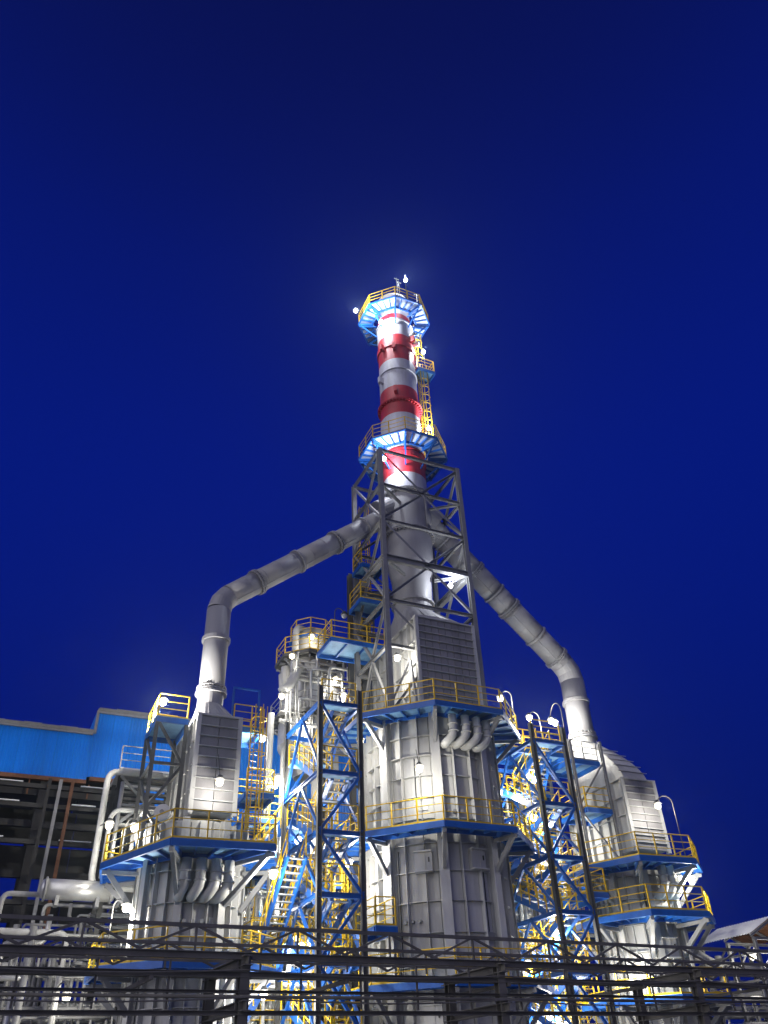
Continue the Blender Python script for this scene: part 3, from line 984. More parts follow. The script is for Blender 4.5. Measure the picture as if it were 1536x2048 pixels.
octagon('small railed crown platform on top of the stout vessel', VS, 25.2, .9, 1.35, n=8, joists=0, brackets=False, name='vessel_platform', beamh=.12)
pipe('thick pale pipe curling off the shoulder of the stout vessel', [(VS[0] - .9, VS[1] - 1.2, 22.5), (VS[0] - 1.5, VS[1] - 1.9, 22.3), (VS[0] - 1.9, VS[1] - 2.1, 21.2), (VS[0] - 2.5, VS[1] - 1.9, 20.7)], .26, 'pale')
pipe('tall pale riser pipe standing on the flank of the stout vessel neck', [(VS[0] - 1.35, VS[1] - .9, 21.0), (VS[0] - 1.35, VS[1] - .9, 25.6), (VS[0] - .5, VS[1] - .4, 25.75)], .2, 'pale')
ladder('yellow caged ladder up the stout vessel beside the tower', (VS[0] + 2.25, VS[1] - 1.0), 19.0, 24.2, (.6, -1))

# walkways left of the lattice tower
rect_platform('blue walkway with yellow railings beside the lattice tower', -5.3, -1.9, .7, 2.9, 22.9, 'SWN')
rect_platform('short upper blue walkway inside the lattice tower', -3.6, -1.9, .3, 2.0, 25.6, 'SW')
rect_platform('topmost small blue walkway inside the lattice tower', -3.4, -1.9, .5, 1.9, 28.2, 'W')
mastT = Thing('pipe_mast', 'dark twin-column pipe mast rising behind the lattice tower', 'mast', (-2.3, 3.3, 0))
for uu in (-3.0, -2.15):
    mastT.bar('column', (uu, 3.3, 0), (uu, 3.3, 29.0), .3, 'post', shape='h')
for k in range(18):
    mastT.bar('rung_beam', (-3.0, 3.3, 2.0 + 1.5 * k), (-2.15, 3.3, 2.0 + 1.5 * k), .12, 'post')
ladder('yellow caged ladder climbing the mast behind the lattice tower', (-2.2, 2.75), 23.0, 33.0, (-.3, -1))
for k, (uu, rr) in enumerate(((-1.9, .10), (-1.65, .14), (-1.35, .08))):
    pipe(('slim', 'thickest', 'thinnest')[k] + ' silver riser pipe beside the dark mast', [(uu, 3.5, 8), (uu, 3.5, 26.0 + k)], rr, 'pipe', 'risers beside the dark mast')

# platforms on the left convection box
rect_platform('high blue platform beside the box nearest the blue-clad building, with dark legs', -14.5, -13.05, -1.0, 1.6, 16.35, 'SWN')
rect_platform('high blue platform on the stair side of the box nearest the blue-clad building', -10.85, -9.4, -.6, 1.4, 16.5, 'SEN')
rect_platform('mid-height blue platform on the stair side of the box nearest the blue-clad building', -9.9, -8.5, -.2, 1.6, 13.6, 'SEN')
fr = Thing('support_frame', 'dark braced frame carrying the high platform nearest the blue-clad building', 'frame', (-13.8, .2, 10.2))
for uu in (-14.45, -13.1):
    for vv in (-.95, 1.55):
        fr.bar('leg', (uu, vv, 10.2), (uu, vv, 16.2), .16, 'post', shape='h')
for z in (12.2, 14.2):
    for vv in (-.95, 1.55):
        fr.bar('girt', (-14.45, vv, z), (-13.1, vv, z), .12, 'post')
    for uu in (-14.45, -13.1):
        fr.bar('girt', (uu, -.95, z), (uu, 1.55, z), .12, 'post')
for i, (a, b) in enumerate(((10.3, 12.2), (12.2, 14.2), (14.2, 16.2))):
    p, q = (-14.45, -13.1) if i % 2 else (-13.1, -14.45)
    fr.bar('brace', (p, -.95, a), (q, -.95, b), .12, 'post')
    fr.bar('brace', (-14.45, -.95, a), (-14.45, 1.55, b), .12, 'post')
ladder('yellow caged ladder beside the box nearest the blue-clad building', (-9.75, -.75), 10.3, 16.5, (.2, -1))
gt = Thing('goal_post_frame', 'slim blue goalpost frame beside the duct foot above the nearest box', 'frame', (-10.4, -.4, 16.5))
gt.bar('upright', (-10.9, -.55, 16.5), (-10.9, -.55, 18.4), .08, 'blue')
gt.bar('upright', (-9.6, -.55, 16.5), (-9.6, -.55, 18.4), .08, 'blue')
gt.bar('crossbar', (-10.94, -.55, 18.44), (-9.56, -.55, 18.44), .08, 'blue')
# platforms on the right convection box
rect_platform('top grey-railed balcony against the box nearest the snow-roofed shed', 8.7, 10.7, -.8, 1.6, 17.0, 'SW', rail='steelgrey')
rect_platform('mid blue balcony against the box nearest the snow-roofed shed', 8.9, 10.7, -1.2, 1.2, 14.2, 'SW')
bt = Thing('support_frame', 'tall grey frame carrying the balconies by the shed-side box', 'frame', (9.6, .2, 11.1))
for uu, vv in ((8.75, -.9), (10.6, -1.25), (8.75, 1.5)):
    bt.bar('leg', (uu, vv, 8.7), (uu, vv, 18.0), .15, 'steelgrey', shape='h')
bt.bar('brace', (8.75, -.9, 14.4), (10.6, -1.25, 16.8), .09, 'steelgrey')
bt.bar('brace', (10.6, -1.25, 11.3), (8.75, -.9, 14.0), .09, 'steelgrey')
ladder('yellow caged ladder behind the far stair tower', (7.4, 2.2), 8.7, 15.6, (-.4, -1))
ladder('yellow caged ladder below the shed-side balconies', (8.4, .6), 5.2, 11.2, (-.4, -1))

ladder('yellow caged ladder between near stair tower and stout vessel legs', (-8.9, 1.7), 7.5, 13.1, (-.2, -1))
ladder('yellow caged ladder low behind the near stair tower', (-4.7, 1.1), 4.3, 10.3, (-.2, -1))
ladder('yellow caged ladder beside the far stair tower column', (7.9, 1.9), 10.3, 16.0, (-.4, -1))
# ---------------------------------------------------------------- process structures with platforms and pipework between the heaters
def frame(label, us, vs, zs, m='blue', diag=True, name='steel_structure', w=.2):
    t = Thing(name, label, 'steel structure', (us[0], vs[0], 0))
    for u in us:
        for v in vs:
            t.bar('column', (u, v, 0), (u, v, zs[-1]), w, m, shape='h')
    for z in zs:
        for v in vs:
            for a, b in zip(us, us[1:]):
                t.bar('beam', (a, v, z - .14), (b, v, z - .14), w * .7, m, h=w, shape='h')
        for u in us:
            for a, b in zip(vs, vs[1:]):
                t.bar('beam', (u, a, z - .14), (u, b, z - .14), w * .7, m, h=w, shape='h')
    if diag:
        z0 = 0
        for i, z in enumerate(zs):
            for j, (a, b) in enumerate(zip(us, us[1:])):
                p, q = (a, b) if (i + j) % 2 else (b, a)
                t.bar('diagonal', (p, vs[0], z0), (q, vs[0], z - .2), w * .6, m)
            z0 = z
    return t
frame('blue steel structure full of pipes behind the near stair tower', [-9.2, -7.0, -4.6], [2.2, 5.0, 8.2], [4.2, 7.4, 10.2, 13.0])
frame('blue steel structure full of pipes behind the far stair tower', [4.6, 7.0, 9.2], [2.6, 5.6], [4.2, 7.4, 10.2, 13.4, 15.9])
k = 0
for (u0, u1, v0, v1, z, lab) in (
        (-9.3, -4.4, 1.9, 4.6, 13.05, 'top deck of the blue structure behind the near stair tower'),
        (-9.5, -4.4, 1.6, 4.6, 10.25, 'upper middle deck of the blue structure behind the near stair tower'),
        (-9.6, -4.4, 1.4, 4.6, 7.45, 'lower middle deck of the blue structure behind the near stair tower'),
        (-9.6, -4.2, 1.2, 4.6, 4.25, 'bottom deck of the blue structure behind the near stair tower'),
        (4.2, 9.4, 2.2, 5.4, 15.95, 'top deck of the blue structure behind the far stair tower'),
        (4.2, 9.4, 2.0, 5.4, 13.45, 'upper deck of the blue structure behind the far stair tower'),
        (4.2, 9.0, 2.0, 5.4, 10.25, 'middle deck of the blue structure behind the far stair tower'),
        (4.2, 9.0, 2.0, 5.4, 7.45, 'lower deck of the blue structure behind the far stair tower'),
        (4.2, 9.0, 1.8, 5.4, 4.25, 'bottom deck of the blue structure behind the far stair tower'),
        (-9.4, -8.0, -.6, 1.0, 7.0, 'small blue landing between the near stair tower and the nearest furnace'),
        (-4.9, -3.9, -3.4, -1.2, 7.6, 'narrow blue step platform between the stair tower and the central furnace'),
        (7.0, 8.1, -2.6, .6, 9.6, 'small blue landing between the far stair tower and the shed-side furnace')):
    rect_platform(lab, u0, u1, v0, v1, z, 'SWE' if k < 9 else 'SWEN', name='steel_deck' if k < 9 else 'landing')
    k += 1

frame('grey rear structure of stacked exchangers behind the far stair tower', [3.6, 6.2, 8.8, 11.4], [8.6, 10.6], [3.6, 6.8, 10.0, 12.6], m='steelgrey')
for i, (z, lab) in enumerate(((3.7, 'bottom'), (6.9, 'second'), (10.1, 'third'), (12.7, 'top'))):
    rect_platform('%s deck of the grey rear structure behind the far stair tower' % lab, 3.4, 11.6, 8.4, 10.8, z, 'S', name='steel_deck', m='steelgrey', deckm='silver')

def free_stair(label, p, q, w=.8, side=(0, 1)):
    t = Thing('steel_stair', label, 'stairs', p)
    stair(t, p, q, w, side)
free_stair('steep stair between the lower decks behind the near stair tower', (-9.3, 1.0, 4.3), (-7.2, 1.0, 7.45))
free_stair('stair between the middle decks behind the near stair tower', (-4.6, 1.2, 7.5), (-6.9, 1.2, 10.25))
free_stair('stair to the top deck behind the near stair tower', (-9.4, 1.4, 10.3), (-7.2, 1.4, 13.05))
free_stair('stair from the wide platform down beside the nearest furnace', (-8.6, -.6, 7.0), (-8.4, -3.4, 10.1), .8, (1, 0))
free_stair('lowest stair behind the far stair tower', (4.4, 1.5, 4.3), (6.6, 1.5, 7.45))
free_stair('stair between the middle decks behind the far stair tower', (9.0, 1.7, 7.5), (6.8, 1.7, 10.25))
free_stair('stair between the upper decks behind the far stair tower', (4.6, 1.8, 10.3), (6.9, 1.8, 13.45))
free_stair('topmost stair up to the bridge by the far stair tower', (7.2, 2.0, 13.5), (7.6, .2, 17.2), .8, (1, 0))
random.seed(11)
def cluster(zone, u0, u1, v0, v1, z0, z1, n, mats, rr=(.05, .2)):
    """a tangle of process pipes: each runs up, along and up again"""
    for k in range(n):
        r = random.choice((.05, .06, .08, .08, .11, .14, .18)) if rr is None else random.uniform(*rr)
        m = random.choice(mats)
        u, v = random.uniform(u0, u1), random.uniform(v0, v1)
        za = random.uniform(z0, z0 + (z1 - z0) * .4)
        zb = random.uniform(z0 + (z1 - z0) * .5, z1)
        u2, v2 = random.uniform(u0, u1), random.uniform(v0, v1)
        kind = random.random()
        zm = random.uniform(za, zb)
        if kind < .35:
            pts = [(u, v, z0), (u, v, zb), (u2, v, zb), (u2, v, zb + random.uniform(.6, 1.6))]
        elif kind < .6:
            pts = [(u, v, za), (u, v, zm), (u2, v, zm), (u2, v2, zm)]
        elif kind < .85:
            pts = [(u0 - .3, v, zm), (u, v, zm), (u, v, zb), (u1 + .3, v, zb)]
        else:
            pts = [(u, v, z0), (u, v, zb)]
        col = {'pipe': 'silver', 'pale': 'pale grey', 'silver': 'mid grey', 'redpipe': 'red', 'steelgrey': 'dull grey', 'blue': 'blue'}[m]
        thick = 'thin' if r < .07 else 'thick' if r > .12 else 'medium'
        shape = 'stepped' if kind < .35 else 'cornering' if kind < .6 else 'crossing' if kind < .85 else 'straight'
        o = pipe('', pts, r, m, 'pipework ' + zone, name='process_pipe', n=8)
        LATER.setdefault('%s %s %s pipe %s' % (thick, col, shape, zone), []).append((o, pts[1]))
def screen_x(p):
    d = PLANT @ Vector(p) - Vector((0, 0, 1.7))
    return d.dot(rtv) / d.dot(fw)
LATER = {}
ORD = ['leftmost', 'second from left', 'third from left', 'fourth from left', 'fifth from left', 'sixth from left', 'seventh from left', 'eighth from left', 'ninth from left', 'tenth from left', 'eleventh from left', 'twelfth from left']
PM = ['pipe', 'pipe', 'pale', 'pale', 'silver', 'steelgrey']
cluster('behind the near stair tower', -9.3, -4.4, 2.4, 8.0, 0, 12.8, 74, PM, None)
cluster('behind the far stair tower', 4.4, 9.4, 2.4, 7.5, 0, 15.0, 68, PM, None)
cluster('beside the near stair tower foot', -9.6, -4.3, .9, 2.2, 0, 11.5, 40, PM, None)
cluster('beside the far stair tower foot', 4.4, 9.0, 1.9, 2.6, 0, 13.0, 36, PM, None)
cluster('wrapped round the stout vessel', VS[0] - 2.2, VS[0] + 1.6, VS[1] - 2.3, VS[1] - 1.75, 17.5, 23.0, 18, PM, (.04, .09))
cluster('under the blue-clad building', -19.8, -13.5, 3.5, 8.0, 0, 9.6, 60, ['steelgrey', 'silver', 'pipe', 'steelgrey'], None)
cluster('beside the snow-roofed shed', 14.5, 25.0, -2.5, 4.0, 0, 7.2, 44, ['pipe', 'silver', 'steelgrey', 'pale'], None)
pipe('bright red standpipe behind the near stair tower', [(-5.3, 2.0, 9.6), (-5.3, 2.0, 15.4), (-5.2, 2.1, 15.9)], .11, 'redpipe')
pipe('red standpipe low behind the near stair tower', [(-5.1, 1.8, 0), (-5.1, 1.8, 6.4)], .09, 'redpipe')
pipe('pale pipe arching over in front of the blue cladding', [(-2.4, 3.2, 17.2), (-7.05, 3.2, 17.2), (-7.05, 3.2, 10.4)], .14, 'pale')
pipe('pale pipe rising through the gap beside the stout vessel', [(-7.5, 4.2, 8.0), (-7.5, 4.2, 19.4)], .18, 'pale')

# exchangers and drums on the decks, each on two saddles
def drum(label, u, v, z, L, r, axis=0, m='pipe'):
    t = Thing('exchanger_drum', label, 'vessel', (u, v, z))
    d = Vector((1, 0, 0)) if axis == 0 else Vector((0, 1, 0))
    c = Vector((u, v, z + r + .25))
    t.own('shell', tube([c - d * L / 2, c + d * L / 2], r, 20), m, True)
    for s in (-1, 1):
        t.own('dished_end', tube([c + d * s * L / 2, c + d * s * (L / 2 + r * .3), c + d * s * (L / 2 + r * .5)], [r, r * .86, r * .3], 20), m, True)
        q = c + d * s * L * .3
        t.box('saddle', (q.x, q.y, z), (.16 if axis == 0 else r * 1.4, r * 1.4 if axis == 0 else .16, .45), 'steelgrey')
        t.own('flange', tube([c + d * s * (L / 2 - .06), c + d * s * (L / 2 + .02)], r + .07, 20), 'steelgrey')
drum('silver drum on the top deck behind the near stair tower', -7.0, 3.6, 10.3, 2.8, .55)
drum('silver drum on the lower deck behind the near stair tower', -6.8, 3.4, 4.3, 3.2, .6)
drum('silver drum on the upper deck behind the far stair tower', 6.9, 4.2, 13.5, 2.6, .5)
drum('silver drum on the middle deck behind the far stair tower', 6.7, 4.0, 7.5, 2.8, .6)
for i, z in enumerate((3.7, 6.9, 10.1)):
    for j, u in enumerate((5.0, 7.6, 10.2)):
        drum('pale exchanger drum, %s in the %s row of the grey rear structure' % (('nearest', 'middle one', 'farthest')[j], ('bottom', 'middle', 'top')[i]), u, 9.5, z, 1.7, .75, 0, 'pale')
drum('long silver drum under the white pipe loop', -16.2, 3.2, 9.0, 2.8, .42)

# ---------------------------------------------------------------- blue-clad building behind
bd = Thing('clad_building', 'long building gallery clad in bright blue corrugated sheet with a stepped roof', 'building', (-16, 12, 0))
def sheets(u0, u1, v, z0, z1):
    n = round(u1 - u0)
    for k in range(n):
        w = (u1 - u0) / n
        bd.put('cladding_sheet', unit('corr', 'clad'), T4((u0 + w * (k + .5), v, z0)) @ Matrix.Diagonal((w - .006, .05, z1 - z0, 1)))
sheets(-40, -16, 12.0, 17.25, 20.0)
sheets(-16, 5, 12.0, 17.45, 21.4)
sheets(-13, 5, 12.12, 13.6, 17.40)
bd.box('end_wall', (-16.05, 16, 20.0), (.1, 7.9, 1.38), 'clad')
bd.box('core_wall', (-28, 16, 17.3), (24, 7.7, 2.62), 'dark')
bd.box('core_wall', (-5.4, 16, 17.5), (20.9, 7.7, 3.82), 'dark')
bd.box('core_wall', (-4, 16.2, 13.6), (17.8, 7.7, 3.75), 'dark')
bd.box('roof', (-28, 16, 20.02), (24.1, 8.5, .1), 'steelgrey')
bd.box('roof', (-5.5, 16, 21.42), (21.1, 8.5, .1), 'steelgrey')
bd.bar('gutter', (-40, 11.86, 19.95), (-16.1, 11.86, 19.95), .14, 'steelgrey')
bd.bar('gutter', (-16.1, 11.86, 21.34), (5, 11.86, 21.34), .14, 'steelgrey')
bd.bar('flashing', (-16.02, 11.9, 19.99), (-16.02, 11.9, 21.4), .16, 'steelgrey')
for k in range(24):
    bd.box('roof_edge_sheet', (-39.5 + k, 11.85, 20.12), (.99, .3, random.uniform(.03, .08)), 'steelgrey')
for k in range(20):
    bd.box('roof_edge_sheet', (-15.5 + k, 11.85, 21.52), (.99, .3, random.uniform(.03, .08)), 'steelgrey')
bd.box('sill_beam', (-28, 11.95, 17.0), (24, .25, .22), 'rust')
bd.box('sill_beam', (-14.4, 11.95, 17.2), (2.9, .25, .22), 'rust')
for u in (-36, -30, -24, -18.2, -13.2, -7, -1, 4.6):
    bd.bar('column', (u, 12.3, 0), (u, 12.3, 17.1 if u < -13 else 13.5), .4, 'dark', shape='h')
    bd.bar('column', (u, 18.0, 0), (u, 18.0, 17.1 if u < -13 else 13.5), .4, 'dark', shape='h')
for z in (16.3, 14.6, 12.0, 9.2, 6.0):
    bd.box('floor_beam', (-26, 12.6, z), (25.6, .3, .35), 'dark')
for k in range(9):
    for i in range(5):
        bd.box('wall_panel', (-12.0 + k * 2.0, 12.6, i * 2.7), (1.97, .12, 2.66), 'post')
for z, hh in ((15.0, 1.3), (13.2, 1.0), (10.6, .5)):
    for k in range(10):
        bd.box('dark_backing_sheet', (-37.0 + k * 2.5, 17.2, z), (2.48, .1, hh + .5), 'dark')  # dark sheets added to blacken the open bays under the gallery
for k in range(9):
    bd.bar('hanger', (-27 + k * 1.6, 12.0, 16.2), (-27 + k * 1.6, 12.0, 17.0), .08, 'rust')

# ---------------------------------------------------------------- dark structure and white pipe loop in front of the building
lf = Thing('dark_trestle', 'dark weathered trestle with snowy beams in front of the blue-clad building', 'steel structure', (-18, 9, 0))
for u, m in ((-18.05, 'dark'), (-17.5, 'steelgrey'), (-16.9, 'rust')):
    lf.bar('column', (u, 9.0, 0), (u, 9.0, 16.2), .17, m, shape='h')
for u in (-24, -14.4, -12.6):
    lf.bar('column', (u, 9.0, 0), (u, 9.0, 15.6), .26, 'dark', shape='h')
for z in (15.7, 14.7, 12.9, 10.1, 7.0):
    lf.box('beam', (-19, 9.2, z), (13, .25, .22), 'dark')
    for k in range(0, 6, 2):
        lf.box('snow_cap', (-24.4 + k * 2.1 + random.uniform(-.3, .3), 9.1, z + .222), (random.uniform(.9, 2.0), .3, random.uniform(.03, .06)), 'snow')
lf.bar('brace', (-14.4, 9, 9.0), (-12.6, 9, 12.8), .15, 'dark')
lf.bar('brace', (-12.6, 9, 9.0), (-14.4, 9, 12.8), .15, 'dark')
lf.bar('brace', (-14.4, 9, 5.0), (-12.6, 9, 8.8), .15, 'rust')

ah = Thing('air_cooler', 'dark slatted cooler box behind the furnace nearest the blue-clad building', 'cooler', (-13.7, 5.0, 12.6))
for u in (-15.1, -12.4):
    for v in (3.9, 6.0):
        ah.bar('leg', (u, v, 7.0), (u, v, 15.4), .2, 'dark', shape='h')
for k in range(8):
    ah.box('slat', (-13.75, 3.95, 12.7 + k * .3), (2.5, .3, .12), 'post' if k % 3 else 'silver')
ah.box('top_tray', (-13.75, 5.0, 15.2), (3.0, 2.5, .12), 'pale')
ah.box('snow_cap', (-13.75, 5.0, 15.322), (2.9, 2.4, .12), 'snow')
ah.bar('brace', (-15.1, 3.8, 12.6), (-12.4, 3.8, 15.0), .14, 'steelgrey')
ah.bar('brace', (-12.4, 3.78, 12.6), (-15.1, 3.78, 15.0), .12, 'steelgrey')
railing(ah, (-15.2, 3.9, 15.45), (-12.2, 3.9, 15.45), 'steelgrey', toe=False)
pipe('white lagged pipe loop dropping from the dark cooler', [(-13.2, 3.2, 15.0), (-15.75, 3.2, 15.0), (-15.75, 3.2, 9.85), (-13.6, 3.2, 9.85)], .15, 'pale', fil=.5)
pipe('second white lagged pipe inside the loop by the dark cooler', [(-12.6, 3.1, 13.2), (-15.1, 3.1, 13.2), (-15.35, 3.1, 12.9), (-15.35, 3.1, 10.2)], .11, 'pale', fil=.4)
pipe('third thin white pipe inside the loop by the dark cooler', [(-15.0, 3.4, 9.6), (-15.0, 3.4, 14.6)], .1, 'pipe')
vt = Thing('vent_disc', 'round pale fan disc on the railing nearest the blue-clad building', 'fan', (-14.0, -2.7, 10.2))
vt.own('disc', tube([(-14.0, -2.7, 11.55), (-14.06, -2.84, 11.56)], .33, 20), 'pale', False)
vt.own('hub', tube([(-14.06, -2.84, 11.56), (-14.09, -2.9, 11.56)], .09, 10), 'steelgrey')
vt.bar('stand', (-13.98, -2.66, 10.2), (-13.98, -2.66, 11.5), .06, 'steelgrey')

# ---------------------------------------------------------------- pipe rack in the foreground
RO = Vector((-10.34, -17.21, 0))
re_, rn = Vector((math.cos(R(3.2)), math.sin(R(3.2)), 0)), Vector((-math.sin(R(3.2)), math.cos(R(3.2)), 0))
def rk(s, d, z):
    return RO + re_ * s + rn * d + Vector((0, 0, z))
rack = Thing('pipe_rack', 'near-black pipe rack crossing the whole foreground', 'pipe rack', rk(0, 0, 0))
PS = [-4.07 + 6.77 * k for k in range(-2, 5)]
for s in PS:
    for d in (0, 2.4):
        rack.bar('post', rk(s, d, 0), rk(s, d, 4.42), .22, 'rack', shape='h', roll=R(3.2))
    for z in (4.30, 3.45):
        rack.bar('cross_beam', rk(s, -.3, z), rk(s, 2.7, z), .2, 'rack', shape='h')
S0, S1 = PS[0] - 2, PS[-1] + 2
for d in (0, 2.4):
    for z, h in (((4.40, .14), (4.04, .11), (3.72, .05), (3.33, .08)) if d == 0 else ((4.31, .10), (3.52, .07))):
        for a, b in zip(PS, PS[1:]):
            rack.bar('beam', rk(a + .01, d - .05, z), rk(b - .01, d - .05, z), .16, 'rack', h=h, shape='h')
    rack.bar('truss_chord', rk(S0, d, 4.98), rk(S1, d, 4.98), .075, 'rack')
    rack.bar('truss_chord', rk(S0, d, 4.62), rk(S1, d, 4.62), .055, 'rack')
    n = int((S1 - S0) / 1.2)
    for k in range(n):
        a = S0 + k * 1.2
        z0, z1 = (4.5, 4.98) if k % 2 else (4.98, 4.5)
        rack.bar('truss_web', rk(a, d, z0), rk(a + 1.2, d, z1), .05, 'rack')
        if k % 2:
            rack.bar('truss_post', rk(a + 1.2, d, 4.45), rk(a + 1.2, d, 4.98), .045, 'rack')
n = int((S1 - S0) / 1.5)
for k in range(n):
    a = S0 + k * 1.5
    if k % 3 == 0:
        rack.bar('sleeper', rk(a, -.15, 3.95), rk(a, 2.5, 3.95), .08, 'rack')
    rack.bar('hanger', rk(a + .4, 0, 3.4), rk(a + .4, 0, 4.3), .04, 'rack')
random.seed(3)
for k in range(5):
    d = .3 + k * .45
    z = 1.7 + .117 * (20 + d) + random.uniform(-.02, .02)
    r = (.07, .06, .05, .08, .07)[k]
    pipe('dark pipe lying along the foreground rack, %s' % ('frontmost', 'second from front', 'third from front', 'fourth from front', 'rearmost')[k], [rk(S0, d, z), rk(S1, d, z)], r, 'rack', 'pipes on the foreground rack', name='rack_pipe')
pipe('cable conduit under the foreground rack', [rk(S0, -.12, 3.62), rk(S1, -.12, 3.62)], .035, 'rack', name='cable_conduit')

for q, zz in enumerate((4.12, 3.6)):
    pts = []
    for a, b in zip(PS, PS[1:]):
        for f in range(8):
            pts.append(rk(a + (b - a) * f / 8, -.18 - .04 * q, zz - .10 * math.sin(math.pi * f / 8)))
    single('sagging_cable', ('upper', 'lower')[q] + ' sagging black cable along the foreground rack', 'cable', tube(pts, .018, 6), 'rack', pts[0], None, True)
# ---------------------------------------------------------------- shed with snowy roof at the far side, and its trestle
sh = Thing('shed', 'small open shed with snow-dusted corrugated roof behind the rack end', 'shed', (18.3, -.7, 0))
for k in range(4):
    v = 1.0 - k * 1.0 - .5
    d = Vector((18.3 - 16.5, 0, 8.82 - 7.98))
    m = Matrix((Vector((0, 1, 0)), Vector((-d.z, 0, d.x)).normalized(), d.normalized())).transposed().to_4x4()
    m.translation = Vector((16.5, v, 7.98))
    sh.put('roof_sheet', unit('corr', 'snow'), m @ Matrix.Diagonal((.99, .06, d.length, 1)))
    d2 = Vector((20.3 - 18.3, 0, 7.98 - 8.82))
    m2 = Matrix((Vector((0, 1, 0)), Vector((-d2.z, 0, d2.x)).normalized(), d2.normalized())).transposed().to_4x4()
    m2.translation = Vector((18.31, v, 8.82))
    sh.put('roof_sheet', unit('corr', 'rust'), m2 @ Matrix.Diagonal((.99, .06, d2.length, 1)))
for v in (-2.9, -1.0, .9):
    sh.bar('rafter', (16.5, v, 7.86), (18.3, v, 8.7), .1, 'steelgrey', shape='h')
    sh.bar('rafter', (18.3, v, 8.7), (20.2, v, 7.86), .1, 'steelgrey', shape='h')
    sh.bar('tie_beam', (16.6, v, 7.75), (20.2, v, 7.75), .12, 'steelgrey', shape='h')
    for u in (16.7, 20.1):
        sh.bar('post', (u, v, 0), (u, v, 7.8), .16, 'steelgrey', shape='h')
    sh.bar('strut', (16.7, v, 6.2), (18.3, v, 7.7), .08, 'steelgrey')
for z in (7.1, 5.9):
    sh.bar('girt', (16.62, -2.9, z), (16.62, .9, z), .1, 'steelgrey')
    sh.bar('girt', (16.7, -2.95, z), (20.1, -2.95, z), .1, 'steelgrey')
for k in range(7):
    pipe('grey pipe sloping up to the snow-roofed shed, %s' % ('uppermost', 'second from top', 'third from top', 'fourth from top', 'fifth from top', 'sixth from top', 'lowest')[k], [(14.4 + k * .22, 2.0, 9.2 - k * .1), (15.6 + k * .22, .5, 7.2), (22, .5 - k * .2, 6.9 - k * .25)], .07, 'pale', 'pipes by the snow-roofed shed')
fence = frame('low pale steel trestle beneath the snow-roofed shed', [15.6, 18.0, 20.5, 23.0, 26.0], [-3.6, -.5], [3.4, 5.4], m='steelgrey', w=.16)

for lab, lst in LATER.items():
    lst.sort(key=lambda a: screen_x(a[1]))
    for q, (o, p) in enumerate(lst):
        o['label'] = lab if len(lst) == 1 else lab + ', ' + ORD[q]

